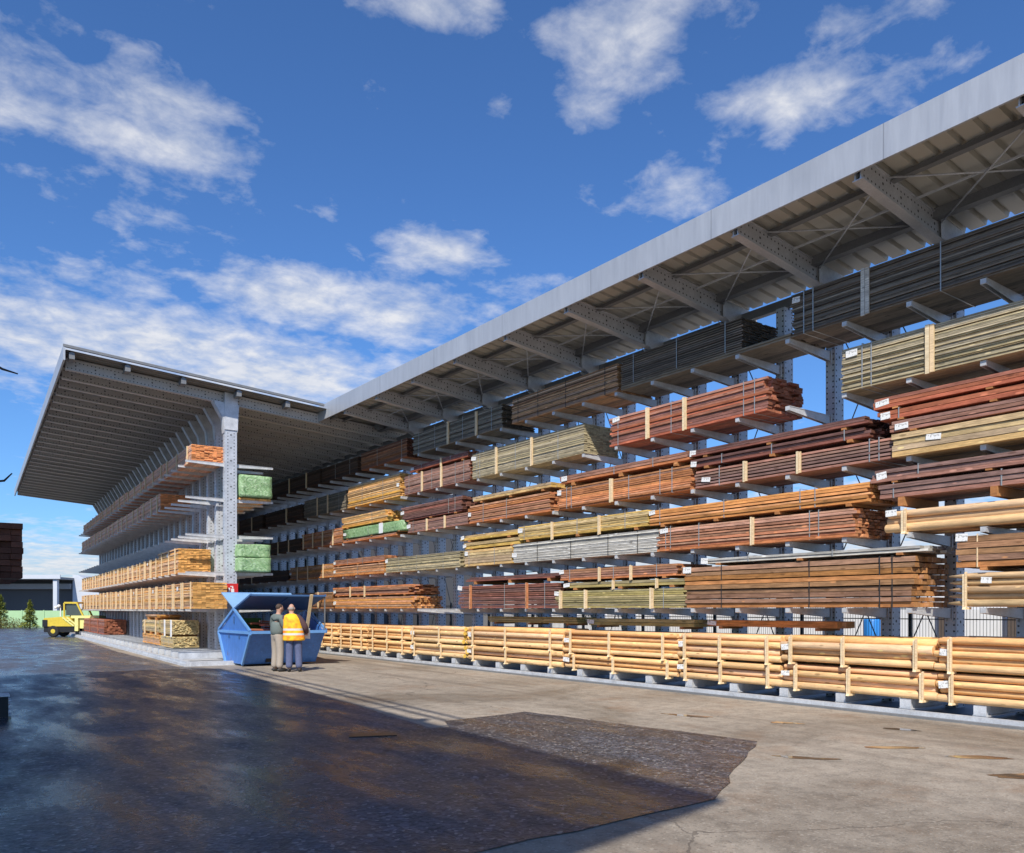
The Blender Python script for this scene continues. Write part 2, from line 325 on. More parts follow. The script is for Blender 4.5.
def skipmat(name, base, amt):
    m, t, n, L, b = nt(name); tc = N(t,'ShaderNodeTexCoord'); P = tc.outputs['Object']
    a = N(t,'ShaderNodeTexNoise', i_Scale=2.5, i_Detail=8.0, i_Roughness=.72); L.new(P, a.inputs['Vector'])
    mp = N(t,'ShaderNodeMapping'); mp.inputs['Scale'].default_value = (9,9,1.2); L.new(P, mp.inputs[0])
    st = N(t,'ShaderNodeTexNoise', i_Scale=1.5, i_Detail=6.0, i_Roughness=.7); L.new(mp.outputs[0], st.inputs['Vector'])
    h = N(t,'ShaderNodeHueSaturation'); h.inputs['Color'].default_value = (*base,1); L.new(mathn(t,'MULTIPLY', mathn(t,'MULTIPLY_ADD',a.outputs['Fac'],.9,.55), mathn(t,'MULTIPLY_ADD',st.outputs['Fac'],.7,.65)), h.inputs['Value'])
    r = ramp(t, [(.60,0.0),(.66,1.0)]); L.new(a.outputs['Fac'], r.inputs[0]); r2 = ramp(t, [(.64,0.0),(.70,1.0)]); L.new(st.outputs['Fac'], r2.inputs[0])
    c = mixc(t, mathn(t,'MULTIPLY',r.outputs[0],amt), h.outputs[0], (.13,.06,.035)); c = mixc(t, mathn(t,'MULTIPLY',r2.outputs[0],amt*.8), c, (.35,.45,.55))
    L.new(c, b.inputs['Base Color']); b.inputs['Roughness'].default_value = .5; return m
M['blue'] = skipmat('blue_skip_paint', (.055,.175,.5), .75)
M['blue_dark'] = plain('lid_shade_and_latch_blue', (.05,.12,.27), .5, .25, 3.0)  # shade under the near lid put into this blue; also the latch colour
M['black_paint'] = plain('black_paint', (.012,.012,.013), .5)
M['yellow_paint'] = plain('yellow_truck_paint', (.6,.46,.05), .45, .3)
M['pale_yellow'] = plain('pale_yellow_truck_paint', (.7,.68,.26), .4, .1)
M['rubber'] = plain('tyre_rubber', (.02,.02,.02), .8)
M['glass'] = plain('dark_cab_glass', (.06,.08,.08), .08, .05, 2, 0, .5)
M['white'] = plain('white_sheet', (.78,.79,.8), .5, .08, 3)
M['green_wall'] = plain('pale_green_panel', (.36,.55,.3), .6, .1, 2)
M['hall'] = plain('dark_grey_hall_cladding', (.075,.078,.085), .7, .1, 1)
M['hall_light'] = plain('light_grey_hall_cladding', (.5,.53,.58), .6, .1, 1)
M['hall_mid'] = plain('mid_grey_hall_beam', (.27,.275,.285), .6, .1, 1)
M['leaf'] = plain('conifer_needles', (.27,.3,.05), .8, .5, 9)
M['leaf_b'] = plain('dry_shrub_leaves', (.12,.11,.03), .8, .5, 9)
M['bark'] = plain('bark', (.09,.06,.04), .9, .3, 12)
M['skin'] = plain('skin', (.5,.29,.21), .55, .08, 9)
M['hair'] = plain('hair', (.06,.04,.03), .7, .3, 60)
M['hair_grey'] = plain('grey_hair', (.3,.27,.25), .7, .3, 60)
M['jacket'] = plain('grey_green_cloth', (.14,.17,.16), .9, .25, 20)
M['sweater'] = plain('dark_maroon_cloth', (.09,.05,.055), .9, .2, 20)
M['jeans'] = plain('blue_denim', (.1,.12,.22), .9, .3, 18)
M['chino'] = plain('beige_cloth', (.36,.31,.26), .9, .2, 18)
M['shoe'] = plain('dark_leather', (.03,.028,.027), .6)
M['water'] = plain('puddle_water', (.12,.09,.065), .04, .2, 3, 0, .6)
M['mesh_wire'] = plain('dark_fence_wire', (.05,.055,.055), .5)
M['brown_post'] = plain('brown_fence_post', (.11,.085,.07), .7)
M['bin_blue'] = plain('bright_blue_plastic', (.03,.22,.62), .4, .05)
M['sign_red'] = plain('red_sign_enamel', (.6,.03,.03), .35, .04)
M['sign_white'] = plain('white_sign_enamel', (.8,.8,.8), .35, .03)
M['pit'] = plain('wet_black_dirt', (.02,.017,.014), .3, .4, 8)
def tagmat():
    m, t, n, L, b = nt('paper_tag')
    tc = N(t,'ShaderNodeTexCoord'); a = N(t,'ShaderNodeTexNoise', i_Scale=30.0, i_Detail=2.0); L.new(tc.outputs['Object'], a.inputs['Vector'])
    r = ramp(t, [(.36,(.45,.44,.42)),(.44,(.82,.82,.8))]); L.new(a.outputs['Fac'], r.inputs[0]); L.new(r.outputs[0], b.inputs['Base Color']); b.inputs['Roughness'].default_value = .6
    return m
M['tag'] = tagmat()
def wrapmat():
    m, t, n, L, b = nt('green_wrap_film')
    tc = N(t,'ShaderNodeTexCoord'); a = N(t,'ShaderNodeTexNoise', i_Scale=7.0, i_Detail=6.0, i_Roughness=.6, i_Distortion=1.5); L.new(tc.outputs['Object'], a.inputs['Vector'])
    r = ramp(t, [(.3,(.13,.27,.11)),(.5,(.27,.43,.21)),(.62,(.34,.5,.28)),(.72,(.55,.66,.48))]); L.new(a.outputs['Fac'], r.inputs[0]); L.new(r.outputs[0], b.inputs['Base Color']); b.inputs['Roughness'].default_value = .4
    bp = N(t,'ShaderNodeBump', i_Strength=.8, i_Distance=.06); L.new(a.outputs['Fac'], bp.inputs['Height']); L.new(bp.outputs[0], b.inputs['Normal'])
    return m
M['wrap'] = wrapmat()
def vestmat():
    m, t, n, L, b = nt('hi_vis_cloth')
    tc = N(t,'ShaderNodeTexCoord'); sp = N(t,'ShaderNodeSeparateXYZ'); L.new(tc.outputs['Object'], sp.inputs[0])
    def stripe(z, w): return mathn(t,'LESS_THAN', mathn(t,'ABSOLUTE', mathn(t,'SUBTRACT', sp.outputs[2], z)), w)
    k = mathn(t,'MAXIMUM', stripe(1.09,.026), stripe(.97,.026))
    side = ramp(t, [(.0,(.95,.55,.02)),(.42,(.95,.55,.02)),(.6,(.95,.24,.02))])
    a = N(t,'ShaderNodeTexNoise', i_Scale=6.0, i_Detail=3.0); L.new(tc.outputs['Object'], a.inputs['Vector']); L.new(mathn(t,'MULTIPLY',a.outputs['Fac'],.95), side.inputs[0])
    c = mixc(t, k, side.outputs[0], (.62,.62,.6)); L.new(c, b.inputs['Base Color']); b.inputs['Roughness'].default_value = .75
    return m
M['vest'] = vestmat()

# ------------------------------------------------------------------ ground
def sheet(name, poly, z, mat, sub=None):
    mb = MB(); mb.add([(x,y,z) for x,y in poly], [tuple(range(len(poly)))]); o = mb.build(name, mat); tag(o, kind='structure'); return o
sheet('ground', [(-500,-300),(500,-300),(500,700),(-500,700)], 0, M['concrete'])
def ragged(poly, amp=.03, step=.35):
    out = []
    for i, a in enumerate(poly):
        b = poly[(i+1) % len(poly)]; L_ = math.hypot(b[0]-a[0], b[1]-a[1]); n = int(min(60, max(1, L_/step))) if L_ < 40 else 1
        for k in range(n):
            f = k/n; j = amp if k else 0
            out.append((a[0]+(b[0]-a[0])*f+R.uniform(-j,j), a[1]+(b[1]-a[1])*f+R.uniform(-j,j)))
    return out
sheet('asphalt_road', ragged([(-120,10.2),(-20,10.9),(5.6,9.2),(6.2,15),(6.52,22.6),(5.9,23.6),(6.2,34),(6.9,45),(8.2,62),(30,130),(-300,400),(-300,60)]), .004, M['asphalt'])
sheet('asphalt_patch', ragged([(-60,15),(-8,13.4),(.8,11.12),(4.2,9.85),(5.85,9.42),(6.1,9.95),(7.69,10.15),(7.95,8.2),(8.21,6.19),(5.42,4.52),(3.09,4.46),(-3,4.42),(-60,4.2)]), .008, M['asphalt_new'])
def blob(name, cx, cy, rx, ry, rot, z, mat, seed):
    r2 = random.Random(seed); pts = []
    for k in range(28):
        a = 2*math.pi*k/28; q = .75+.35*mnoise.noise((math.cos(a)*1.6+seed, math.sin(a)*1.6, seed*.7)) + r2.uniform(-.05,.05)
        x, y = rx*q*math.cos(a), ry*q*math.sin(a)
        pts.append((cx+x*math.cos(rot)-y*math.sin(rot), cy+x*math.sin(rot)+y*math.cos(rot)))
    return sheet(name, pts, z, mat)
for i, (cx,cy,rx,ry,ro,z) in enumerate([(7.75,5.2,.42,.1,-.95,.004),(9.15,5.0,.4,.12,-.7,.004),(9.9,7.0,.3,.11,-1.1,.004),(9.3,4.1,.4,.12,-.8,.004),
        (10.6,5.7,.3,.12,-1.2,.004),(9.4,8.3,.5,.13,-1.2,.004),(8.6,3.4,.5,.2,-.6,.004)]):
    blob('puddle', cx, cy, rx, ry, ro, z, M['water'], 3+i)
mb = MB(); mb.prism([(4.35,9.36),(4.9,9.14),(5.0,9.34),(4.46,9.58)], 'z', .0, .02); o = mb.build('drain_grate', M['pit'])
tag(o, 'small black drain grate sunk in the wet dark asphalt', 'drain')

# ------------------------------------------------------------------ bundles
MESHCACHE = {}
def boards_mesh(W, Ln, H, t, w, seed, sticker=0, rag=.03, mat=None, jag=False):
    r = random.Random(seed); mb = MB(); nz = max(1, round(H/t)); nx = max(1, round(W/w)); th = H/nz; bw = W/nx
    for i in range(nz):
        z0 = i*th; g0 = min(.0075, th*.13); gap = g0 if not sticker else (g0 if (i+1) % sticker else .02)
        sh = r.uniform(-.011,.011)
        for j in range(nx):
            if i == nz-1 and jag and r.random() < .35: continue
            a = -W/2 + j*bw + sh; e0 = r.uniform(-rag, rag); e1 = r.uniform(-rag, rag)
            fr = r.uniform(-.012,.012) if j == 0 else 0
            mb.box(a+.0015+fr, a+bw-.0015, -Ln/2+e0, Ln/2+e1, z0+.0012, z0+th-gap)
    return mb.mesh('boards', mat)
def poles_mesh(W, Ln, H, rr, seed, mat, point=False):
    r = random.Random(seed); mb = MB(); nz = max(2, round(H/(rr*1.86))); pitch = (H-2*rr)/(nz-1) if nz > 1 else 0
    nx = int((W+.01)//(rr*2))
    for i in range(nz):
        o_ = rr*(i % 2); n = nx - (i % 2)
        for j in range(n):
            x = -W/2 + rr + o_ + j*2*rr; z = rr + i*pitch; q = rr*r.uniform(.8,1.04)
            y0, y1 = -Ln/2 + r.uniform(-.04,.04), Ln/2 + r.uniform(-.04,.04); q2 = q*r.uniform(.84,1)
            dx = r.uniform(-.014,.014); z += r.uniform(-.006,.006)
            if point: mb.tube([(x,y0,z),(x+dx,(y0+y1)/2,z),(x,y1-.28,z),(x,y1,z-.0)], [q,q,q2,.012], 12)
            else: mb.tube([(x,y0,z),(x,y0+.012,z),(x+dx,(y0+y1)/2,z),(x,y1-.012,z),(x,y1,z)], [q*.9,q,(q+q2)/2,q2,q2*.9], 12)
    return mb.mesh('poles', mat)

def bundle(label, group, loc, rz, W, Ln, H, kind, mat, battens=(), straps=(), label_at=None, bearer=0, t=.03, w=.13, sticker=0, rag=.03, seed=1, cat='timber bundle', front=-1, jag=False, point=False, bw=.07, strapmat='band', battenmat='batten', r=.062):
    """one strapped bundle; local y runs along the timber, front side at front*W/2"""
    name = {'b':'board_bundle','p':'pole_bundle','w':'wrapped_bundle'}[kind]
    T = thing(name, label, cat, loc, rz, group)
    z0 = bearer
    if kind == 'b': me = boards_mesh(W, Ln, H-z0, t, w, seed, sticker, rag, mat, jag); ob = link('boards', me, T, (0,0,z0))
    elif kind == 'p': me = poles_mesh(W, Ln, H-z0, r, seed, mat, point); ob = link('poles', me, T, (0,0,z0))
    else:
        mb = MB(); nx_, ny_, nz_ = 6, 40, 6; rr_ = random.Random(seed)
        bm = bmesh.new(); bmesh.ops.create_cube(bm, size=1); bmesh.ops.scale(bm, vec=(W,Ln,H-z0), verts=bm.verts)
        bmesh.ops.subdivide_edges(bm, edges=bm.edges, cuts=7, use_grid_fill=True)
        for v in bm.verts:
            q = mnoise.noise_vector((v.co.x*4+seed, v.co.y*2.2, v.co.z*5)); v.co += q*.022
        me = bpy.data.meshes.new('wrap'); bm.to_mesh(me); bm.free(); me.materials.append(mat)
        for p in me.polygons: p.use_smooth = True
        ob = link('wrap', me, T, (0,0,z0+(H-z0)/2))
    fx = front*W/2
    if bearer:
        n = max(2, round(Ln/1.3))
        for k in range(n):
            y = -Ln/2 + .35 + (Ln-.7)*k/(n-1)
            mb = MB(); mb.box(-W/2-.01, W/2+.01, -.045, .045, .001, bearer-.001); mb.build('bearer', M['brown'], T, (0,y,0))
    for f in battens:
        y = -Ln/2 + f*Ln; mb = MB()
        a, b = (fx-.034, fx-.009) if front < 0 else (fx+.009, fx+.034)
        if kind == 'p':
            mb.prism([(fx-.03,.0),(fx-.005,.0),(fx-.005,H+.0),(fx-.03,H-.01)], 'y', -bw*.55, bw*.0)
            mb.prism([(fx-.028,-.02),(fx-.005,-.02),(fx-.005,H-.03),(fx-.028,H-.05)], 'y', .008, bw*.6)
            mb.prism([(fx-.07,-.035),(fx+.12,-.035),(fx+.12,-.003),(fx-.05,-.003)], 'y', -bw*.6, bw*.3)
        else:
            mb.box(a, b, -bw, -.004, -.01, H+.005); mb.box(a, b, .004, bw, -.02, H+.015)
        mb.build('batten', M[battenmat], T, (0,y,0))
    for f in straps:
        y = -Ln/2 + f*Ln; mb = MB(); e = .012; sw = .009; up = .012 if kind != 'p' else -.02; g = .0035
        x0, x1 = -W/2-e, W/2+e
        mb.box(x0, x0+g, -sw, sw, z0-.006, H+up+.004); mb.box(x1-g, x1, -sw, sw, z0-.006, H+up+.004)
        mb.box(x0+g, x1-g, -sw, sw, H+up, H+up+.004); mb.box(x0+g, x1-g, -sw, sw, z0-.006, z0-.002)
        mb.build('strap', M[strapmat], T, (0,y,0))
    if label_at:
        f, zf = label_at; y = -Ln/2 + f*Ln; mb = MB(); q = fx + front*(.012 if kind != 'p' else .006)
        q_ = random.Random(seed*3+1); a_, b_ = q_.uniform(.07,.115), q_.uniform(.04,.06); mb.box(min(q,q+front*.004), max(q,q+front*.004), -a_, a_, -b_, b_); g_ = mb.build('paper_tag', M['tag'], T, (0,y,z0+(H-z0)*zf)); g_.rotation_euler.x = q_.uniform(-.14,.14)
    return T

LV_ = [6.28,5.12,3.93,2.77,1.62]
G1 = 'board bundles on the shelves of the long rack'
G2 = 'peeled pole bundles along the foot of the long rack'
PF = 12.17
sd = [100]
def rb(yf, yn, z0, z1, kind, mat, label, W=1.06, group=G1, p=PF, **kw):
    sd[0] += 1; bw_ = kw.pop('bearer', 0)
    z0_ = z0 - bw_ + .006
    return bundle(label, group, (p+W/2, (yf+yn)/2, z0_), 0, W, yf-yn, z1-z0_, kind, M[mat], bearer=bw_, seed=sd[0], **kw)
TG = (.94,.78)
# top shelf, near to far
rb(8.46,2.6,6.28,7.0,'b','black','black brown board bundle with grey battens on the top shelf nearest the camera',battens=(.32,.77),straps=(.57,.93,.96),label_at=(.985,.85),t=.026,w=.14,sticker=5,battenmat='grey')
rb(12.67,9.51,6.37,6.95,'b','black','black board bundle with open dark ends between the tan and the nearest top shelf bundles',straps=(.12,.5,.88,),t=.045,w=.1,rag=.02,sticker=1)
rb(12.68,8.5,6.28,6.365,'b','darkgrey','thin layer of dark planks jutting out under the black bundle on the top shelf',t=.04,w=.15,rag=.02)
rb(16.61,12.78,6.28,6.9,'b','tanbrown','tan brown board bundle with two black bands on the top shelf',straps=(.1,.45,.72,.93),t=.03,w=.13,sticker=4,strapmat='blackband')
rb(21.68,17.04,6.28,6.9,'b','darkgrey','dark grey brown bundle with pale battens on the top shelf left of the tan one',battens=(.25,.56),straps=(.1,.4,.72,.92),t=.03,sticker=4,bw=.05)
rb(25.24,22.05,6.28,6.86,'b','darkred','dark red brown bundle on the top shelf just past the end of the shed front',straps=(.1,.62),t=.03,sticker=3)
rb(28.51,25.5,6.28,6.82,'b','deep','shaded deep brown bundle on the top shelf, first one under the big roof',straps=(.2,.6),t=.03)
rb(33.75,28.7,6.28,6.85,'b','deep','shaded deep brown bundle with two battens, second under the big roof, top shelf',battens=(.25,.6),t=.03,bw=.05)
# second shelf
rb(7.53,2.4,5.12,5.82,'b','greygreen','grey green board bundle with paired pale battens on the second shelf nearest the camera',battens=(.42,.72),straps=(.9,.93),label_at=(.965,.86),t=.024,w=.12,sticker=6,rag=.015,bw=.065)
rb(12.99,8.99,5.12,5.74,'b','red','red board bundle with lit stepped end on the second shelf under the black bundles',battens=(.47,.72),straps=(.06,.12,.56,.94),label_at=(.955,.9),t=.05,w=.14,rag=.06,bw=.05)
rb(18.41,13.86,5.12,5.8,'b','greygreen','grey green bundle of fine boards whose lit end shows on the second shelf',battens=(.42,.75),straps=(.2,.57,.92,.95),label_at=(.985,.8),t=.025,w=.1,rag=.012,bw=.045)
rb(22.2,18.54,5.12,5.69,'b','maroon','maroon bundle with two wide battens on the second shelf below the dark grey one',battens=(.4,.7),straps=(.08,.2,.55,.92),t=.035,w=.14,rag=.05,bw=.045)
rb(21.8,18.56,5.76,5.93,'b','red','thin red board bundle lying on the maroon one on the second shelf',battens=(.45,),straps=(.3,.8),label_at=(.97,.5),t=.06,bearer=.06,rag=.08,bw=.04)
rb(26.27,22.5,5.12,5.85,'b','yelorange','yellow orange bundle on the second shelf, its end in bright sun',straps=(.3,.7),label_at=(.03,.5),t=.035,w=.09,rag=.04)
rb(30.24,26.43,5.12,5.78,'b','darkgrey','dark grey brown bundle half in shade on the second shelf behind the yellow orange one',battens=(.4,.65),straps=(.15,),t=.03,bw=.04)
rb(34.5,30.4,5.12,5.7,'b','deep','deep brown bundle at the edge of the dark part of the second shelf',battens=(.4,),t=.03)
# third shelf
rb(6.98,2.2,4.72,4.9,'b','red','topmost thin red board bundle of the near right stack on the third shelf',straps=(.15,),label_at=(.97,.5),t=.055,w=.15,bearer=.03,group=G1,rag=.03)
rb(6.89,2.2,4.53,4.68,'b','red','second red board bundle from the top of the near right stack on the third shelf',straps=(.55,.93),label_at=(.975,.45),t=.075,w=.15,bearer=.03,p=PF-.02)
rb(6.68,2.2,4.32,4.49,'b','maroon','maroon board bundle resting on tan beams in the near right stack of the third shelf',straps=(.48,),label_at=(.96,.4),t=.06,w=.15,bearer=.03,p=PF-.05)
rb(6.64,2.2,3.93,4.29,'b','tan','tan squared timbers at the bottom of the near right stack on the third shelf',label_at=(.86,.6),t=.085,w=.12,rag=.02,p=PF-.05)
rb(10.62,6.65,3.93,4.28,'b','maroon','long maroon bundle with pale battens on the third shelf before open sky bays',battens=(.42,.7),straps=(.06,.1,.85),label_at=(.93,.4),t=.06,w=.14,sticker=1,rag=.02,bw=.045)
rb(10.7,7.04,4.34,4.5,'b','darkmaroon','dark maroon boards in the middle layer above the long maroon bundle on the third shelf',straps=(.12,.5,.8),label_at=(.985,.4),t=.055,bearer=.05,rag=.1)
rb(10.72,7.14,4.55,4.68,'b','darkmaroon','topmost dark maroon layer above the long maroon bundle on the third shelf',label_at=(.985,.5),t=.045,bearer=.045,rag=.1)
rb(14.78,10.72,3.93,4.42,'b','rust','rust brown bundle with one broad batten in the middle of the third shelf',battens=(.55,),straps=(.12,.2,.42,.88,.92),label_at=(.985,.8),t=.04,w=.11,rag=.04,bw=.055)
rb(14.6,10.77,4.52,4.7,'b','rust','flat rust brown bundle riding on top of the broad batten bundle of the third shelf',straps=(.25,.55),label_at=(.985,.6),t=.05,bearer=.08,rag=.12)
rb(18.59,15.08,3.93,4.41,'b','rust','rust bundle under a thin tan one on the third shelf below the grey green end',straps=(.5,.8),label_at=(.985,.5),t=.05,w=.12,rag=.05,sticker=2)
rb(18.34,15.01,4.5,4.63,'b','tan','thin tan bundle on the rust one of the third shelf',straps=(.15,.55),label_at=(.985,.5),t=.06,bearer=.06,rag=.04)
rb(21.99,18.64,3.93,4.26,'b','maroon','lower maroon brown bundle with two battens on the third shelf, below a dark maroon one',battens=(.35,.65),straps=(.9,),label_at=(.98,.6),t=.04,w=.12,bw=.04)
rb(22.37,18.94,4.32,4.74,'b','darkmaroon','upper dark maroon bundle on the third shelf, lying on a battened maroon brown one',straps=(.1,.2),label_at=(.985,.6),t=.045,w=.13,bearer=.04,rag=.06)
rb(26.68,22.82,3.93,4.03,'b','rust','thin rust layer under the green wrapped bundle on the third shelf',t=.05)
T = rb(26.68,22.24,4.06,4.38,'w','wrap','green film wrapped bundle on the third shelf between orange boards',straps=(.55,),label_at=(.96,.5),cat='wrapped bundle',bearer=.03)
mb = MB(); mb.box(-.547,-.541,-.14,.14,.03,.36); mb.build('tape', M['white'], T, (0,-.7,0))
rb(26.68,23.43,4.45,4.82,'b','yelorange','loose orange boards on top of the green wrapped bundle on the third shelf',straps=(.3,),t=.06,w=.1,bearer=.05,rag=.15,jag=True)
rb(30.44,26.76,3.93,4.5,'b','rust','rust brown bundle with several battens at the shade edge of the third shelf',battens=(.2,.45,.7,.95),t=.045,rag=.06,bw=.035)
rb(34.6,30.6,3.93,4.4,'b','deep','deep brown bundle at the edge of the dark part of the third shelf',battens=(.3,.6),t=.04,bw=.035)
# fourth shelf
rb(6.81,2.2,2.78,3.14,'p','pole','yellow peeled poles with pale battens on the fourth shelf nearest the camera',battens=(.3,.93),label_at=(.975,.85),r=.075,cat='pole bundle',bw=.07)
rb(6.89,2.2,3.32,3.54,'b','maroon','lower maroon bundle lying on the peeled poles of the fourth shelf',straps=(.62,.95),t=.07,w=.13,bearer=.14,rag=.04)
rb(6.99,2.2,3.58,3.78,'b','maroon','upper maroon bundle lying over the peeled poles of the fourth shelf',battens=(.5,),straps=(.85,),label_at=(.97,.5),t=.06,w=.13,bearer=.03,rag=.04)
rb(11.59,7.3,2.77,3.25,'b','rust','rust red bundle with one tall batten on the fourth shelf',battens=(.46,),straps=(.15,.19,.75,.92,.95),label_at=(.96,.85),t=.05,w=.1,rag=.05,sticker=3,bw=.04)
rb(11.82,7.06,3.31,3.64,'b','orange','orange brown bundle above the rust red bundle on the fourth shelf',straps=(.2,.26,.6,.94),label_at=(.985,.8),t=.055,w=.11,bearer=.05,rag=.04,sticker=3)
rb(16.56,11.57,2.77,3.24,'b','grey','weathered grey bundle of thin boards on the fourth shelf',straps=(.12,.3,.55,.8),label_at=(.985,.4),t=.03,w=.1,rag=.06,strapmat='blackband')
rb(16.31,11.87,3.32,3.66,'b','yellow','yellow bundle with pale battens on top of the weathered grey one',battens=(.33,.7),straps=(.15,.5,.95),label_at=(.985,.7),t=.035,w=.1,bearer=.06,rag=.03,bw=.04)
rb(18.79,16.61,2.77,3.21,'b','tan','tan brown bundle at the bottom of the three tier stack on the fourth shelf',straps=(.35,.9),label_at=(.96,.8),t=.075,w=.13,rag=.02)
rb(18.84,16.27,3.24,3.42,'b','yellow','yellowish beam layer in the middle of the three tier stack on the fourth shelf',label_at=(.98,.5),t=.09,w=.13,bearer=.03,rag=.05)
rb(18.94,16.4,3.48,3.64,'b','yellow','top beam layer of the three tier stack on the fourth shelf',label_at=(.98,.5),t=.09,w=.13,bearer=.05,rag=.1,jag=True)
rb(23.43,19.04,2.77,3.23,'b','greygreen','grey green bundle on the fourth shelf left of the three tier stack',straps=(.2,.55,.8),label_at=(.985,.8),t=.035,w=.11,rag=.03)
rb(27.44,23.57,2.77,3.11,'b','orange','lower orange bundle on the fourth shelf left of the grey green one',straps=(.5,),label_at=(.98,.5),t=.04,w=.1,rag=.04)
rb(27.44,23.57,3.15,3.36,'b','rust','upper rust bundle on the fourth shelf left of the grey green one',straps=(.4,.7),label_at=(.98,.5),t=.05,bearer=.03,rag=.05)
rb(31.7,27.53,2.77,3.27,'b','orange','orange brown bundle with slanted battens at the shade edge of the fourth shelf',battens=(.2,.55,.8),label_at=(.98,.5),t=.045,rag=.08,bw=.035)
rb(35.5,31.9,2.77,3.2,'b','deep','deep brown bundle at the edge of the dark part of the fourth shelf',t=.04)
# fifth shelf
rb(5.88,1.8,1.63,2.14,'p','polebrown','brown pointed posts on the fifth shelf nearest the camera',battens=(.93,),label_at=(.86,.75),r=.058,point=True,cat='post bundle',bw=.05)
rb(5.7,1.8,2.2,2.66,'b','brown','brown squared timbers stacked over the pointed posts on the fifth shelf',straps=(.93,),label_at=(.985,.95),t=.1,w=.12,bearer=.05,rag=.03,strapmat='batten')
rb(10.88,6.36,1.63,2.42,'b','brown','tall orange brown bundle of thick planks with black bands on the fifth shelf',straps=(.07,.115,.39,.8),label_at=(.985,.93),t=.09,w=.13,rag=.04,sticker=2,strapmat='blackband')
rb(10.42,6.22,2.47,2.57,'b','grey','thin grey plank layer on top of the tall orange brown bundle',straps=(.35,.75),label_at=(.99,.5),t=.05,bearer=.04,rag=.1)
rb(14.86,10.88,1.63,2.03,'b','olive','olive bundle with pale battens at the bottom of a fifth shelf stack',battens=(.22,.73,.95),straps=(.14,),label_at=(.99,.85),t=.045,w=.12,rag=.06,bw=.05)
rb(14.53,10.88,2.09,2.22,'b','olive','thin olive layer between the olive and rust bundles of the fifth shelf',battens=(.2,.55),label_at=(.98,.5),t=.07,bearer=.05,bw=.035)
rb(14.71,11.08,2.27,2.52,'b','rust','rust bundle with paired battens topping the olive stack on the fifth shelf',battens=(.35,.62),straps=(.15,.5,.9),label_at=(.98,.8),t=.05,bearer=.04,bw=.035)
rb(19.09,14.75,1.63,2.25,'b','darkmaroon','dark maroon bundle with red battens and pale wedges on the fifth shelf',battens=(.28,.86),straps=(.12,.5),label_at=(.985,.9),t=.05,w=.12,rag=.09,sticker=2,bw=.05,battenmat='rust')
rb(18.64,14.78,2.35,2.47,'b','darkmaroon','thin dark layer on top of the dark maroon bundle of the fifth shelf',t=.045,bearer=.08,rag=.12)
rb(27.44,21.74,1.63,2.02,'b','orange','lower orange bundle with rough ends left of the open bays on the fifth shelf',straps=(.4,),label_at=(.985,.5),t=.06,w=.07,rag=.1)
rb(27.44,21.86,2.07,2.38,'b','rust','upper rust bundle with pale battens left of the open bays on the fifth shelf',battens=(.55,.75),label_at=(.985,.5),t=.05,bearer=.04,rag=.16,jag=True,bw=.04)
rb(31.7,27.6,1.63,2.24,'b','brown','shaded brown bundle above the men on the fifth shelf',battens=(.3,.7),t=.05,bw=.035)
for k, (lv, hh) in enumerate(zip(LV_, (.6,.6,.55,.55,.6))):
    for q, (yf, yn) in enumerate(((39.4,34.9),(44.2,39.6),(49.5,44.4))):
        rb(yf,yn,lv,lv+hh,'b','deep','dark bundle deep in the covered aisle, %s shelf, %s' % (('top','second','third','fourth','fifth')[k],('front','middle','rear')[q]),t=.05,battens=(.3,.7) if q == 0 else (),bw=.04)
# ground row: poles in pairs, near to far
nm = ['nearest the camera','second from the near end','third from the near end','fourth from the near end','fifth from the near end','with yellow cut ends, beside the open bays']
gp = [(5.95,2.4,.67,1.2),(8.6,5.98,.67,1.17),(10.95,8.64,.63,1.15),(14.46,10.99,.58,1.13),(18.54,14.52,.62,1.15),(21.62,18.75,.61,1.12)]
for i, (yf, yn, zm, zt) in enumerate(gp):
    bt = (.1,.55,.92) if i not in (0,5) else ((.25,.6,.94) if i == 0 else (.42,.95))
    mt = 'pole' if i < 5 else 'poleyellow'
    rb(yf,yn,.25,zm+.01,'p',mt,'lower peeled pole bundle on the ground feet, '+nm[i],group=G2,battens=tuple(min(.97,b+(.0 if i else .0)-.03*(i%2)) for b in bt),straps=(),label_at=(.97,.6),r=.056+.006*((i*7)%3),cat='pole bundle',p=PF-.1,W=1.1,bw=.055)
    rb(yf+.02,yn+.02,zm+.03,zt,'p',mt,'upper peeled pole bundle of the ground row, '+nm[i],group=G2,battens=bt,label_at=(.96,.55),r=.056+.007*((i*5)%3),cat='pole bundle',p=PF-.1,W=1.1,bw=.055)
for i, (yf,yn) in enumerate([(24.57,21.72),(26.93,24.64),(29.45,27.01),(32.2,29.6)]):
    w4 = ['just left of the yellow ended poles','third from far end','beside the men','at the far end behind the men'][i]
    rb(yf,yn,.25,.62,'p','pole','lower far pole bundle of the ground row, '+w4,group=G2,battens=(.15,.5,.85),r=.06,cat='pole bundle',p=PF-.1,W=1.1,bw=.05)
    rb(yf,yn,.66,1.1,'p','pole','upper far pole bundle of the ground row, '+w4,group=G2,battens=(.15,.5,.85),r=.06,cat='pole bundle',p=PF-.1,W=1.1,bw=.05)
# flat layers lying on the pole row
rb(18.3,14.6,1.26,1.42,'b','olive','rough olive boards lying on the pole row below the dark maroon bundle',t=.045,bearer=.05,rag=.06,W=.6,p=12.6)
rb(14.2,11.0,1.24,1.4,'b','olive','greenish boards lying on the pole row below the olive stack',label_at=(.97,.5),t=.07,bearer=.05,W=.6,p=12.6)
rb(10.7,7.9,1.27,1.4,'b','orange','orange beam layer lying on the pole row below the tall orange brown bundle',label_at=(.95,.5),t=.12,w=.15,bearer=.05,rag=.1,W=.6,p=12.6)

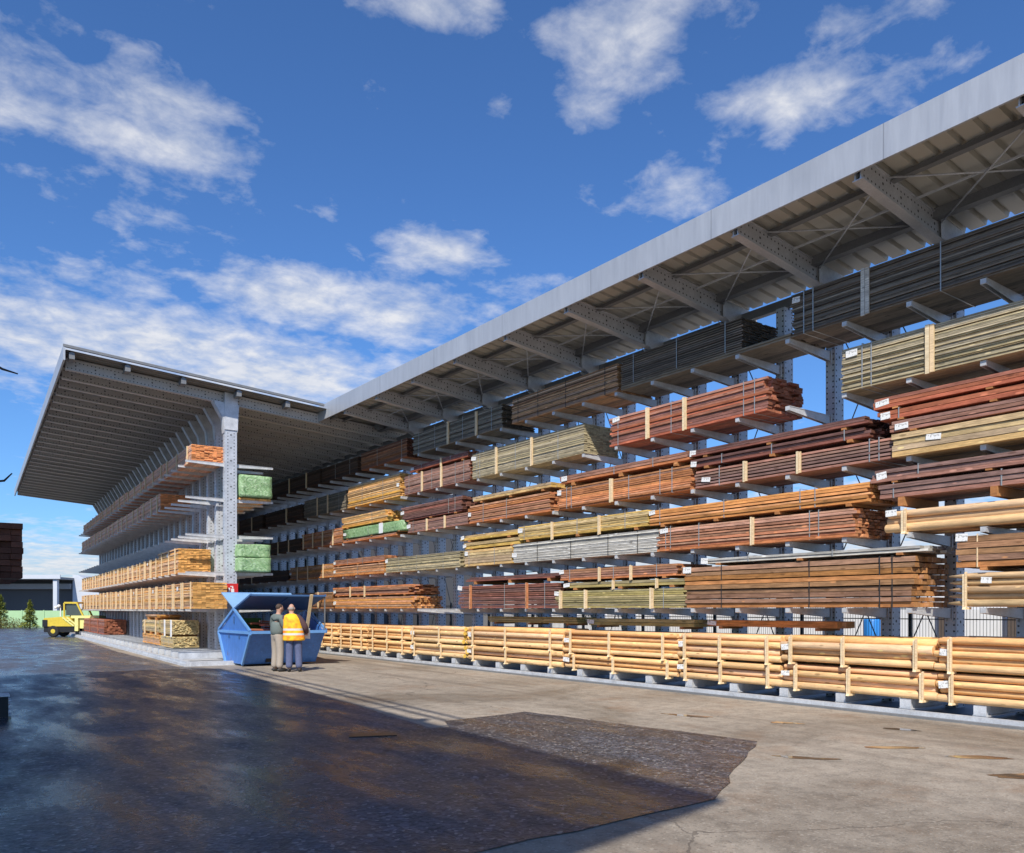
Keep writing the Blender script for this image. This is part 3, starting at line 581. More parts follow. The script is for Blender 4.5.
# ------------------------------------------------------------------ long right rack
LV = [6.28,5.12,3.93,2.77,1.62]; CX = 13.62; S = 1.069; NC = 46; D0 = 2.154
rack = thing('cantilever_rack', 'long galvanised cantilever rack with grey canopy roof on the right, full of timber', 'timber rack', (CX,18,0))
def arm_mb(sign=-1, L=1.42, mb=None, at=(0,0,0), dr=.17, dt=.075, wd=.046):
    """U shaped arm: tapered two webs, top plate and rolled nose; root at x=0"""
    mb = mb or MB(); ox, oy, oz = at; a = sign
    def q(x): return ox + a*x
    for y in (-wd+.008,wd-.016):
        mb.prism([(q(.1),oz-dr),(q(L),oz-dt),(q(L),oz-.003),(q(.1),oz-.003)], 'y', oy+y, oy+y+.008)
    mb.prism([(q(.1),oz-.006),(q(L),oz-.006),(q(L+.004),oz+.004),(q(.1),oz+.004)], 'y', oy-wd, oy+wd)
    mb.prism([(q(L-.002),oz-dt-.003),(q(L+.012),oz-dt+.005),(q(L+.012),oz-.0),(q(L-.002),oz-.008)], 'y', oy-wd+.006, oy+wd-.006)
    mb.prism([(q(.08),oz-.24),(q(.2),oz-.2),(q(.2),oz+.03),(q(.08),oz+.06)], 'y', oy-.055, oy-.0465)
    mb.prism([(q(.08),oz-.24),(q(.2),oz-.2),(q(.2),oz+.03),(q(.08),oz+.06)], 'y', oy+.0465, oy+.055)
    return mb
arm_me = arm_mb().mesh('arm', M['arm'])
def post_mesh(h, w=.27, d=.19, mats=None):
    mb = MB(); t = .012
    # two C sections back to back with lipped flanges
    mb.box(-w/2, w/2, -d/2, -d/2+t, 0, h); mb.box(-w/2, w/2, d/2-t, d/2, 0, h)
    mb.box(-w/2, -w/2+t, -d/2+t, d/2-t, 0, h); mb.box(w/2-t, w/2, -d/2+t, d/2-t, 0, h)
    mb.box(-w/2-.012, -w/2-.001, -d/2+.02, d/2-.02, .02, h-.02)
    return mb.mesh('column', mats or M['post'])
post_me = post_mesh(7.42)
def foot_mesh():
    mb = MB(); mb.box(-1.52,-.16,-.06,.06,.11,.24); mb.box(-1.535,-1.522,-.085,.085,.1,.242); mb.box(-1.5,-.2,-.085,.085,.243,.25); mb.box(-1.53,-.1,-.1,.1,.095,.108)
    return mb.mesh('foot', M['steel'])
foot_me = foot_mesh()
far_arms = MB()
for n in range(NC):
    y = D0 + S*n - 18
    c = link('column', post_me, rack, (0,y,0))
    link('foot', foot_me, c)
    for z in LV:
        if n < 20: link('arm', arm_me, c, (0,0,z))
        else: arm_mb(mb=far_arms, at=(0,y,z))
tag(far_arms.build('arm', M['arm'], rack), kind='stuff')
y0, y1 = D0-2-18, D0+S*(NC-1)+.6-18
mb = MB(); mb.box(-1.68,-1.6,y0,y1,0,.1); mb.box(-1.6,-1.52,y0,y1,0,.03); mb.build('base_rail', M['steel'], rack)
mb = MB(); mb.box(-1.76,-1.685,y0,y1,0,.035); mb.build('rail_shadow_strip', M['dark_steel'], rack)  # dark strip standing in for the shadow line below the rail
mb = MB(); mb.box(-1.5,.35,y0,y1,.0,.02); mb.build('base_plate', M['dark_steel'], rack)
# canopy roof: beams on every second column, purlins, sheet, fascia
RSL = .098
def rz_(x): return 8.1 - RSL*(x+2.87)           # sheet underside at local x (x=-2.87 is the fascia)
roofN = 25.55-18
def i_beam(x0, z0a, z0b, x1, z1a, z1b, y, mb, w=.16, t=.014):
    mb.prism([(x0,z0a+t),(x1,z1a+t),(x1,z1b-t),(x0,z0b-t)], 'y', y-.05, y-.035); mb.prism([(x0,z0a+t),(x1,z1a+t),(x1,z1b-t),(x0,z0b-t)], 'y', y+.035, y+.05)
    mb.prism([(x0,z0a),(x1,z1a),(x1,z1a+t),(x0,z0a+t)], 'y', y-w/2, y+w/2); mb.prism([(x0,z0b-t),(x1,z1b-t),(x1,z1b),(x0,z0b)], 'y', y-w/2, y+w/2)
bme = {}
for n in range(0, NC):
    y = D0 + S*n - 18
    if y > roofN or n % 2: continue
    if 'b' not in bme:
        mb = MB(); i_beam(-2.83, -.24, .09, .5, -.24-RSL*3.33-.06, .09-RSL*3.33, 0, mb)
        # origin moved so that perforations follow the web
        bme['b'] = mb.mesh('roof_beam', M['beam'])
        g = MB(); g.prism([(-.55,7.42),(.2,7.36),(.2,6.98),(-.14,6.98),(-.14,7.2)], 'y', -.116, -.106); g.prism([(-.55,7.42),(.2,7.36),(.2,6.98),(-.14,6.98),(-.14,7.2)], 'y', .106, .116); g.prism([(-.62,7.44),(.2,7.36),(.2,7.72),(-.62,7.76)], 'y', -.092, -.084)
        bme['g'] = g.mesh('gusset', M['steel'])
    link('roof_beam', bme['b'], rack, (0,y,7.93)); link('gusset', bme['g'], rack, (0,y,0))
ra0 = D0-4-18
for x, w, h in ((-2.0,.05,.08),(-.75,.09,.15)):
    mb = MB(); z = rz_(x); mb.box(x-w/2, x+w/2, ra0, roofN-.05, z-h-.032, z-.034); mb.box(x-w/2-.03, x+w/2+.03, ra0, roofN-.05, z-h-.045, z-h-.0335); mb.build('purlin', M['dark_steel'], rack)
mb = MB(); mb.box(-.06,.06,y0,y1,7.43,7.6); mb.build('eaves_tie', M['dark_steel'], rack)
def corr_sheet(x0, x1, ya, yb, zf, pitch=.25, dep=.04, th=.0, step=None):
    """trapezoidal sheet, ribs run along x; zf(x) gives underside height; thickness from a second skin"""
    mb = MB(); ys = []; y = ya; k = 0
    prof = [(0,0),(pitch*.72,0),(pitch*.78,dep),(pitch*.94,dep)]
    while y < yb:
        for dy, dz in prof: ys.append((y+dy, dz))
        y += pitch
    ys.append((min(y,yb+pitch), 0))
    n = len(ys)
    for s_ in (0, .012):
        vs = [(x0,a,zf(x0)+b+s_) for a,b in ys] + [(x1,a,zf(x1)+b+s_) for a,b in ys]
        mb.add(vs, [(i,i+1,n+i+1,n+i) for i in range(n-1)])
    return mb
o = corr_sheet(-2.84, .3, ra0, roofN, rz_, .33, .075).build('roof_sheet', M['sheet'], rack)
mb = MB(); mb.box(-2.9,-2.86,ra0,roofN,7.78,8.27); mb.box(-2.86,-2.6,ra0,roofN,8.26,8.27)
for k in range(8):
    pass
mb.prism([(-2.9,7.78),(-2.9,8.27),(-1.5,8.2),(-1.5,8.1),(-2.2,8.1)], 'y', roofN+.002, roofN+.03)
mb.build('fascia', M['fascia'], rack)
# diagonal wind rods under the sheet
for n in range(0, 22, 2):
    ya = D0+S*n-18+.1; yb = ya+2*S-.2
    if yb > roofN: break
    za, zb = rz_(-2.15)-.16, rz_(-.6)-.2
    mb = MB(); mb.tube([(-2.15,ya,za),(-.62,yb,zb)], .014, 6); mb.tube([(-2.15,yb,za+.03),(-.62,ya,zb+.03)], .014, 6); mb.bar((-1.4,ya,rz_(-1.4)-.14),(-1.4,yb,rz_(-1.4)-.14),.03,.03); mb.build('wind_brace', M['steel'], rack)
# cross rods between the columns
for n in range(0, NC-1):
    ya = D0+S*n-18+.1; yb = ya+S-.2
    if n % 7 in (4,5,0):
        mb = MB()
        for za, zb in ((.6,2.6),(2.7,4.6),(4.7,6.6)):
            mb.tube([(.1,ya,za),(.1,yb,zb)], .011, 5); mb.tube([(.13,ya,zb),(.13,yb,za)], .011, 5); mb.tube([(.115,ya,zb+.04),(.115,yb,zb+.04)], .014, 5)
        mb.build('cross_brace', M['dark_steel'], rack)

# ------------------------------------------------------------------ left double sided rack with the wide roof
LX, LY, LR = 7.905, 25.61, rad(-2.8)
LVL = [6.12,5.03,3.9,2.75,1.61]
lrack = thing('double_sided_rack', 'tall double sided rack with wide sloping roof at the left, galvanised arms on both sides', 'timber rack', (LX,LY,0), LR)
NL = 29
def lz(x): return 8.3 - .083*x       # roof sheet underside
lpost = post_mesh(7.9, .36, .24)
LA = dict(dr=.11, dt=.06, wd=.034)
larm_r = arm_mb(1, 1.32, **LA).mesh('arm', M['arm'])
larm_l = arm_mb(-1, 1.3, **LA).mesh('arm', M['arm'])
lfoot = MB(); lfoot.box(-1.5,1.5,-.07,.07,.12,.32); lfoot.box(-1.52,1.52,-.095,.095,.322,.332); lfoot.box(-1.52,1.52,-.095,.095,.1,.118); lfoot = lfoot.mesh('foot', M['steel'])
mb = MB()
for yy in (-.135,.127):
    mb.prism([(-.18,7.1),(-.18,lz(-.2)-.34),(-.5,lz(-.5)-.335),(-.5,lz(-.5)-.4),(-.24,7.5),(-.2,7.1)], 'y', yy, yy+.008)
    mb.prism([(.18,7.1),(.18,lz(.2)-.34),(.24,lz(.24)-.335),(.24,lz(.24)-.4),(.22,7.5),(.2,7.1)], 'y', yy, yy+.008)
mb.prism([(-.2,7.15),(.2,7.15),(.2,lz(.2)-.02),(-.2,lz(-.2)-.02)], 'y', -.15, -.138)
mb.prism([(-.54,lz(-.54)-.345),(-.24,7.48),(-.2,7.05),(-.215,7.05),(-.255,7.475),(-.555,lz(-.54)-.345)], 'y', -.12, .12)
lhead = mb.mesh('haunch', M['steel'])
mb = MB(); BX0, BX1 = -4.5, 6.0
i_beam(BX0, -.16+.083*4.6, .16+.083*4.6, BX1, -.16-.083*6.0, .16-.083*6.0, 0, mb, .18)
lbeam = mb.mesh('roof_beam', M['lbeam'])
fa = MB()
for n in range(NL):
    y = S*n
    c = link('column', lpost, lrack, (0,y,0)); link('foot', lfoot, c); link('haunch', lhead, c)
    for z in LVL:
        if n < 10: link('arm', larm_l, c, (0,0,z)); link('arm', larm_r, c, (0,0,z))
        else: arm_mb(-1, 1.3, fa, (0,y,z), **LA); arm_mb(1, 1.32, fa, (0,y,z), **LA)
    link('roof_beam', lbeam, lrack, (0,y,lz(0)-.2))
tag(fa.build('arm', M['arm'], lrack), kind='stuff')
LEN = S*(NL-1)
for x in (-4.4,-3.0,-1.5,.1,1.6,3.2,4.8):
    mb = MB(); z = lz(x); mb.box(x-.04,x+.04,-.68,LEN+.9,z-.035,z-.002); mb.box(x-.07,x+.07,-.69,-.3,z-.2,z-.036); mb.build('purlin', M['dark_steel'], lrack)
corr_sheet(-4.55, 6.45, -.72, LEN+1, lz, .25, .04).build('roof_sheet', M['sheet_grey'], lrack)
mb = MB(); mb.box(-4.62,-4.57,-.8,LEN+1.1,lz(-4.6)-.3,lz(-4.6)+.09); mb.build('gutter', M['fascia'], lrack)
mb = MB(); mb.prism([(-4.62,lz(-4.62)+.06),(2.75,lz(2.75)+.06),(2.75,lz(2.75)+.13),(-4.62,lz(-4.62)+.13)], 'y', -.81, -.73); mb.build('verge_trim', M['dark_steel'], lrack)
mb = MB()
for sgn in (-1,1):
    a, b = sorted((sgn*1.56, sgn*1.68)); mb.box(a,b,-1.9,LEN+.8,0,.14)
    a, b = sorted((sgn*1.685, sgn*1.72)); mb.box(a,b,-1.9,LEN+.8,0,.07)
mb.box(-1.56,1.56,-1.92,-1.78,0,.12); mb.build('base_rail', M['steel'], lrack)
mb = MB(); mb.box(-1.52,1.52,-1.7,LEN+.8,0,.03); mb.build('base_plate', M['steel'], lrack)
# red and white sign on the front column
sgt = thing('extinguisher_sign', 'small red and white extinguisher sign on the front column of the left rack', 'sign', (0,0,0))
def Lw(x, y, z):   # left rack local to world
    c_, s_ = math.cos(LR), math.sin(LR); return (LX + x*c_ - y*s_, LY + x*s_ + y*c_, z)
sgt.location = Lw(.02,-.20,2.15); sgt.rotation_euler.z = LR
mb = MB(); mb.box(-.17,.17,-.012,0,-.25,.25); mb.build('panel', M['sign_red'], sgt)
mb = MB(); mb.box(-.04,.05,-.017,-.0125,-.17,.09); mb.box(-.015,.025,-.017,-.0125,.1,.15); mb.box(-.12,-.07,-.017,-.0125,-.17,.12); mb.box(-.068,.02,-.017,-.0125,.152,.175); mb.build('pictogram', M['sign_white'], sgt)

GL = 'board bundles on the outer side of the left rack'
def lb(ya, yb, z0, z1, kind, mat, label, xf=-1.2, W=1.0, group=GL, front=-1, **kw):
    sd[0] += 1
    xc = xf + W/2 if front < 0 else xf - W/2
    bw_ = kw.pop('bearer', 0)
    return bundle(label, group, Lw(xc,(ya+yb)/2,z0-bw_+.006), LR, W, yb-ya, z1-z0+bw_-.006, kind, M[mat], seed=sd[0], front=front, bearer=bw_, **kw)
ordw = ['nearest','second','third','fourth','fifth','sixth','farthest']
def split(a, b, n): return [(a+(b-a)*i/n, a+(b-a)*(i+1)/n-.05) for i in range(n)]
for i, (a,b) in enumerate(split(.1,29.4,7)):
    lb(a,b,6.1,6.64+.03*(i%2),'b','larchred','reddish brown bundle on the top shelf of the left rack, %s of seven' % ordw[i],battens=(.12,.5,.88),t=.045,w=.12,rag=.03,bw=.05,xf=-1.12)
for i, (a,b) in enumerate(split(4.6,29.4,6)):
    w_ = ordw[i] if i < 5 else 'farthest'
    lb(a,b,5.03,5.66-.03*(i%2),'b','larchred','reddish brown bundle on the second shelf of the left rack, %s of six' % w_,battens=(.12,.4,.8),t=.045,w=.12,rag=.03,bw=.05)
for i, (a,b) in enumerate([(1.6,5.0)]+split(5.05,29.4,6)):
    lb(a,b,2.75,3.56 if i == 0 else 3.44-.02*(i%3),'b','larch','%s orange bundle on the fourth shelf of the left rack, %s of seven' % ('tall' if i == 0 else 'bright', ordw[i]),battens=(.06,.3,.36,.6,.66,.9) if i else (.12,.42,.78),straps=() ,label_at=(.5,.8),t=.05,w=.09,rag=.015,sticker=3,bw=.045)
for i, (a,b) in enumerate(split(-.45,29.4,7)):
    lb(a,b,1.62,2.42-.02*(i%2),'b','larch','orange bundle with pale battens on the lowest arms of the left rack, %s of seven' % ordw[i],battens=(.04,.3,.36,.62,.68,.94),label_at=(.5,.8),t=.05,w=.12,rag=.015,sticker=3,bw=.045)
# on the deck of the left rack
GD = 'low stacks on the deck of the left rack'
lb(1.9,4.0,.36,.72,'b','shingle','lower pale bundle at the front of the low deck stack',straps=(.3,.7),group=GD,t=.03,w=.06,rag=.04,W=.8,xf=-1.3)
lb(1.9,4.0,.78,1.25,'b','shingle','upper pale bundle with white straps at the front of the low deck stack',battens=(.1,.6),group=GD,t=.03,w=.05,rag=.04,bearer=.06,W=.8,xf=-1.3,battenmat='white')
lb(4.3,7.6,.36,.72,'b','larch','lower orange bundle at the back of the low deck stack',straps=(.3,.7),group=GD,t=.05,w=.1,rag=.04,W=.85,xf=-1.3)
lb(4.3,7.6,.8,1.22,'b','shingle','upper pale bundle at the back of the low deck stack',battens=(.15,.8),group=GD,t=.04,w=.1,rag=.04,bearer=.08,W=.85,xf=-1.3)
lb(4.6,6.8,1.32,1.42,'b','larch','thin orange layer topping the low deck stack',group=GD,t=.04,w=.1,rag=.1,bearer=.1,W=.8,xf=-1.3)
lb(18.5,30.0,.36,1.1,'b','red','long dark red stack at the far end of the left rack deck',group=GD,battens=(.2,.5,.8),t=.06,w=.12,rag=.05,W=1.0,xf=-1.3,battenmat='red')
# aisle side: green wrapped bundles and dark boards
GA = 'bundles on the aisle side of the left rack'
lb(-.2,3.8,5.12,5.8,'w','wrap','crumpled green wrapped bundle high on the aisle side of the left rack',xf=1.25,front=1,group=GA,cat='wrapped bundle',label_at=(.06,.9))
lb(-.1,3.9,5.03,5.1,'b','larch','thin orange boards under the high green wrapped bundle',xf=1.25,front=1,group=GA,t=.045)
T = lb(-.5,3.5,2.77,3.2,'w','wrap','lower green wrapped bundle of the pair near the front of the aisle',xf=1.12,front=1,group=GA,cat='wrapped bundle',label_at=(.05,.8))
lb(-.45,3.5,3.22,3.62,'w','wrap','upper green wrapped bundle of the pair near the front of the aisle',xf=1.12,front=1,group=GA,cat='wrapped bundle',label_at=(.05,.8))

# ------------------------------------------------------------------ open stand at the left edge, with its load
st = thing('storage_stand', 'dark open storage stand cut off by the left edge of the picture', 'timber stand', (.05,15.6,0), rad(-2))
mb = MB(); mb.box(-.12,.12,-.1,.1,0,6.2); mb.box(-.12,.12,1.9,2.1,0,6.2); mb.build('column', M['dark_steel'], st)
for y in (0,2.0):
    mb = MB(); mb.prism([(.12,2.07),(1.0,2.07),(1.0,2.0),(.12,1.9)], 'y', y-.05, y+.05); mb.prism([(.12,3.27),(.8,3.27),(.8,3.2),(.12,3.1)], 'y', y-.05, y+.05); mb.prism([(.12,4.57),(.8,4.57),(.8,4.5),(.12,4.4)], 'y', y-.05, y+.05); mb.build('arm', M['dark_steel'], st)
mb = MB(); mb.box(-.9,1.12,-1.42,-1.1,.0,.31); mb.build('base_beam', M['black_paint'], st)
mb = MB(); mb.box(-.9,1.12,2.2,2.5,0,.31); mb.build('base_beam', M['black_paint'], st)
mb = MB(); mb.box(-.9,1.14,-1.44,-1.08,.312,.335)
for k in range(4): mb.box(1.121,1.16,-1.42,-1.12,.03+.07*k,.045+.07*k)
mb.build('grip_plate', M['steel'], st)
def standb(y0, y1, x0, x1, z0, z1, label, tails):
    sd[0] += 1
    T = bundle(label, 'bundles on the open stand', (.05+(x0+x1)/2, (y0+y1)/2, z0), rad(-2), x1-x0, y1-y0, z1-z0, 'b', M['darkred'], straps=(.12,), t=.09, w=.16, rag=.05, seed=sd[0])
    for pts in tails:
        mb = MB(); mb.tube(pts, [.018]*(len(pts)-1)+[.01], 6); mb.build('strap_tail', M['blackband'], T)
    return T
standb(14.3,18.0,-.2,1.33,2.075,2.9,'dark brown plank bundle jutting in at the left edge of the picture',[])
standb(14.4,18.0,.0,.75,3.28,4.1,'upper dark bundle of the open stand at the left edge, its strap end curling out',[[(.3,-1.85,.25),(.52,-1.9,.2),(.72,-1.9,.24),(.82,-1.9,.36)]])
standb(14.4,18.0,.0,.7,4.58,5.3,'highest bundle of the open stand, a loose strap end hanging out',[[(.3,-1.85,.9),(.5,-1.9,.72),(.72,-1.9,.6),(.92,-1.9,.56)]])

# ------------------------------------------------------------------ shed behind the camera that shades the yard
sh = thing('open_shed', 'wide open shed roof left of the viewer that throws the large shadow on the yard', 'shed', (-11,5,0))
def wl(p, d): return (p+11, d-5)
HS = 10.0
E0 = (-1.73,-2.74); E1 = (-.55,15.3)
c0 = wl(*E0); c1 = wl(*E1); c2 = wl(-13,16.6); c3 = wl(-13,-4.95)
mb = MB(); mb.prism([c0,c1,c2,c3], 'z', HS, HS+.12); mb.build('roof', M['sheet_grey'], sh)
def off(P, dx): return (P[0]+dx, P[1])
mb = MB()
def ep(d): f = (d-E0[1])/(E1[1]-E0[1]); return (c0[0]+(c1[0]-c0[0])*f, c0[1]+(c1[1]-c0[1])*f)
for dx in (.34,.62): a_, b_ = ep(2.3), ep(14.8); mb.bar((*off(a_,dx),HS+.05),(*off(b_,dx),HS+.05),.06,.06)
for k in range(6):
    x, y = ep(2.4+2.4*k); mb.bar((x,y,HS+.05),(x+.6,y,HS+.05),.05,.05)
mb.build('eaves_frame', M['dark_steel'], sh)
for k in range(5):
    mb = MB(); y = -6+4.2*k; mb.box(5.2,5.5,y-.12,y+.12,0,HS-.01); mb.build('column', M['steel'], sh)
    mb = MB(); mb.box(-1.5,9.9,y-.08,y+.08,HS-.35,HS-.005); mb.build('roof_beam', M['steel'], sh)

# ------------------------------------------------------------------ skip, offcuts and the two men
SKX, SKY = 7.42, 23.62
sk = thing('skip_container', 'blue lidded skip container with its lids thrown open in front of the rack', 'skip', (SKX,SKY,0))
SW = 2.15; t_ = .03
prof = [(-.72,.06),(.72,.06),(1.42,.95),(0,1.56),(-1.42,.95)]
mb = MB()
for x in (0, SW-t_): mb.prism(prof, 'x', x, x+t_, 0)
mb.box(t_,SW-t_,-.72,.72,.06,.09,0)
def panel(mb, a, b, x0, x1, th, mi):
    dy, dz = b[0]-a[0], b[1]-a[1]; l = math.hypot(dy,dz); ny, nz = -dz/l*th, dy/l*th
    mb.prism([a,b,(b[0]+ny,b[1]+nz),(a[0]+ny,a[1]+nz)], 'x', x0, x1, mi)
panel(mb, (-.72,.06), (-1.42,.95), t_+.001, SW-t_-.001, -.03, 0); panel(mb, (.72,.06), (1.42,.95), t_+.001, SW-t_-.001, .03, 0)
mb.build('hull', M['blue'], sk)
mb = MB()
for x in (-.05, SW): mb.box(x,x+.05,-1.46,1.46,.92,1.0); mb.bar((x+.025,-1.44,1.0),(x+.025,0,1.62),.05,.07); mb.bar((x+.025,1.44,1.0),(x+.025,0,1.62),.05,.07); mb.box(x+.005,x+.045,-.06,.06,.1,.9) if False else None
mb.box(.002,SW-.002,-1.5,-1.43,.93,1.01); mb.box(.002,SW-.002,1.43,1.5,.93,1.01)
mb.bar((-.03,-.76,.06),(-.03,-1.44,.93),.05,.09); mb.bar((-.03,.76,.06),(-.03,1.44,.93),.05,.09)
mb.build('rim_frame', plain('light_blue_skip_edge', (.13,.3,.6), .45, .25), sk)
mb = MB(); mb.box(-.03,-.002,-.03,.03,1.2,1.4); mb.box(-.03,-.002,-.5,-.44,.78,.86); mb.box(-.03,-.002,.44,.5,.78,.86); mb.build('latch', M['blue_dark'], sk)
mb = MB(); mb.prism([(.62,.1),(.95,.1),(.95,.32),(.62,.32)], 'y', -.84, -.70); mb.build('hook_pocket', M['black_paint'], sk)
mb = MB(); mb.bar((SW/2,-.02,1.6),(SW/2,-1.45,1.98),SW,.03); mb.bar((.0,-.02,1.63),(.0,-1.45,2.01),.05,.05); mb.bar((SW,-.02,1.63),(SW,-1.45,2.01),.05,.05); mb.box(0,SW,-1.5,-1.45,1.97,2.02); mb.bar((SW/2,-.02,1.575),(SW/2,-1.4,1.94),.05,.03); mb.build('lid', M['blue_dark'], sk)
mb = MB(); mb.bar((SW/2,.02,1.6),(SW/2,1.2,2.08),SW,.03); mb.box(0,SW,1.2,1.25,2.06,2.12); mb.build('lid', plain('sunlit_pale_blue_paint', (.22,.4,.66), .45, .2), sk)  # sunlight on the raised far lid put into its paler blue
mb = MB(); mb.bar((SW-.02,-1.44,.98),(SW-.02,-1.44,2.0),.03,.03); mb.build('lid_prop', M['dark_steel'], sk)
oc = thing('timber_offcuts', 'red brown timber offcuts piled inside the blue skip', 'offcuts', (SKX+1.1,SKY-.3,.095))
r3 = random.Random(5); mb = MB()
for k in range(26):
    mm = Matrix.Translation((r3.uniform(-.6,.6), r3.uniform(-.3,.5), .08+k*.042)) @ Euler((r3.uniform(-.06,.06), r3.uniform(-.05,.05), math.pi/2+r3.uniform(-.15,.15))).to_matrix().to_4x4()
    mb.obox(mm, r3.uniform(.15,.5), r3.uniform(.7,1.1), .05)
mb.build('boards', M['red'], oc)
pk = MB(); pk.bar((SKX+1.72,SKY-1.1,.96),(SKX+1.66,SKY-1.62,2.02),.09,.03); o = pk.build('plank', M['batten']); tag(o, 'single pale plank standing upright out of the blue skip', 'plank')
gpn = MB(); gpn.box(SKX+.15,SKX+.95,SKY+.5,SKY+.54,.3,1.35); o = gpn.build('panel_offcut', plain('green_board', (.08,.17,.03), .7)); tag(o, 'dark green panel offcut leaning inside the blue skip', 'panel')

def skin(verts, edges, radii, name, mat, parent, sub=2):
    me = bpy.data.meshes.new(name); me.from_pydata(verts, edges, []); tmp = bpy.data.objects.new('tmp', me); COL.objects.link(tmp)
    md = tmp.modifiers.new('s','SKIN'); md.use_smooth_shade = True; md.branch_smoothing = .6
    sv = me.skin_vertices[0].data if me.skin_vertices else None
    if sv is None:
        bm = bmesh.new(); bm.from_mesh(me); bm.verts.layers.skin.verify(); bm.to_mesh(me); bm.free(); sv = me.skin_vertices[0].data
    for i, r_ in enumerate(radii):
        rr_ = r_ if isinstance(r_, tuple) else (r_,r_); sv[i].radius = rr_; sv[i].use_root = (i == 0)
    ss = tmp.modifiers.new('u','SUBSURF'); ss.levels = sub; ss.render_levels = sub
    dg = bpy.context.evaluated_depsgraph_get(); ev = tmp.evaluated_get(dg); m2 = bpy.data.meshes.new_from_object(ev)
    m2.name = name
    bpy.data.objects.remove(tmp); m2.materials.clear(); m2.materials.append(mat)
    for p in m2.polygons: p.use_smooth = True
    return link(name, m2, parent)
def person(label, loc, rz, top, topname, legs_m, hair, lean=0, vest=False, armsL=None, armsR=None, k=1.0, headturn=0.0):
    """local +y is where the person faces; height about 1.72 m"""
    P = thing('person', label, 'person', loc, rz)
    P.scale = (k,k,k)
    hip, sh_ = .98, 1.42
    lx = lean
    J = [(0,0,hip),(0,.0,1.14),(lx*.6,.0,1.3),(lx,.01,1.43),(lx,.03,1.5),(lx,.05,1.58),(lx,.06,1.68),   # 0-6 pelvis..crown
         (lx-.19,.0,1.4),armsL[0],armsL[1],armsL[2],                                                        # 7-10 left arm
         (lx+.19,.0,1.4),armsR[0],armsR[1],armsR[2],                                                        # 11-14 right arm
         (-.1,0,.9),(-.115,.02,.5),(-.12,-.02,.09),(-.135,.12,.04),                                         # 15-18
         (.1,0,.9),(.115,.02,.5),(.13,-.02,.09),(.145,.12,.04)]                                             # 19-22
    Ed = [(0,1),(1,2),(2,3),(3,4),(4,5),(5,6),(3,7),(7,8),(8,9),(9,10),(3,11),(11,12),(12,13),(13,14),(0,15),(15,16),(16,17),(17,18),(0,19),(19,20),(20,21),(21,22)]
    Rr = [.13,.11,.11,.08,.055,.085,.07,.06,.045,.032,.036,.06,.045,.032,.036,.085,.058,.042,.035,.085,.058,.042,.035]
    body = skin(J, Ed, Rr, 'body', M['skin'], P)
    # face, ears and five fingers per hand
    mb = MB(); hx = lx
    mb.ball((hx,.06,1.625),.078,.095,.118,14); mb.tube([(hx,.14,1.64),(hx,.175,1.605),(hx,.15,1.59)],[.012,.018,.012],6)
    for sx in (-1,1): mb.ball((hx+sx*.08,.045,1.62),.014,.028,.036,8)
    mb.build('head', M['skin'], P)
    mb = MB()
    for sx in (-1,1): mb.ball((hx+sx*.032,.145,1.645),.011,.008,.008,8)
    mb.build('eyes', plain('eye', (.03,.025,.02), .3), P)
    mb = MB(); mb.tube([(hx-.025,.147,1.567),(hx,.153,1.565),(hx+.025,.147,1.567)], .007, 6); mb.build('mouth', plain('lip', (.4,.16,.13), .5), P)
    for arm in (armsL, armsR):
        w_, h_ = Vector(arm[1]), Vector(arm[2]); d_ = (h_-w_).normalized(); sd_ = d_.cross(Vector((0,0,1))).normalized() if abs(d_.z) < .9 else Vector((0,1,0)); up_ = sd_.cross(d_).normalized()
        mb = MB()
        for q, (o_, l_) in enumerate(((-.03,.06),(-.01,.075),(.01,.08),(.03,.065))):
            a0 = h_ + sd_*o_; mb.tube([a0, a0+d_*l_*.55, a0+d_*l_*.85-up_*.02, a0+d_*l_-up_*.045], [.0105,.01,.009,.006], 6)
        th_ = w_+d_*.03 - sd_*.03; mb.tube([th_, th_-sd_*.035+d_*.035-up_*.01, th_-sd_*.04+d_*.065-up_*.02], [.013,.011,.008], 6)
        mb.build('fingers', M['skin'], P)
    # clothes
    skin([(0,0,1.08),(0,0,.95),(-.1,0,.86),(-.115,.02,.5),(-.12,-.015,.08),(.1,0,.86),(.115,.02,.5),(.13,-.015,.08)], [(0,1),(1,2),(2,3),(3,4),(1,5),(5,6),(6,7)], [(.2,.16),(.2,.165),.125,.1,.092,.125,.1,.092], 'trousers', legs_m, P)
    tv = [(0,0,.88),(0,0,1.14),(lx*.6,0,1.3),(lx,.0,1.41),(lx,.02,1.475),(lx-.19,0,1.395),armsL[0],tuple(Vector(armsL[0]).lerp(Vector(armsL[1]),.9)),(lx+.19,0,1.395),armsR[0],tuple(Vector(armsR[0]).lerp(Vector(armsR[1]),.9))]
    skin(tv, [(0,1),(1,2),(2,3),(3,4),(3,5),(5,6),(6,7),(3,8),(8,9),(9,10)], [(.23,.19),(.22,.18),(.23,.185),(.16,.14),.085,.11,.085,.062,.11,.085,.062], topname, top, P)
    if vest:
        skin([(0,0,.79),(0,0,.82),(lx*.3,0,1.08),(lx*.7,0,1.28),(lx,.0,1.43),(lx,.01,1.5)], [(0,1),(1,2),(2,3),(3,4),(4,5)], [(.31,.22),(.31,.22),(.275,.205),(.265,.205),(.23,.17),(.12,.1)], 'hi_vis_vest', M['vest'], P)
    mb = MB()
    for x in (-.13,.14): mb.ball((x,.05,.05),.052,.145,.055,10)
    mb.build('shoes', M['shoe'], P)
    mb = MB(); mb.ball((hx,.038,1.665),.081,.092,.088,14) if hair is not M['hair_grey'] else mb.ball((hx,.03,1.62),.084,.085,.06,12); mb.build('hair', hair, P)
    return P
LK = -.632  # away from the camera
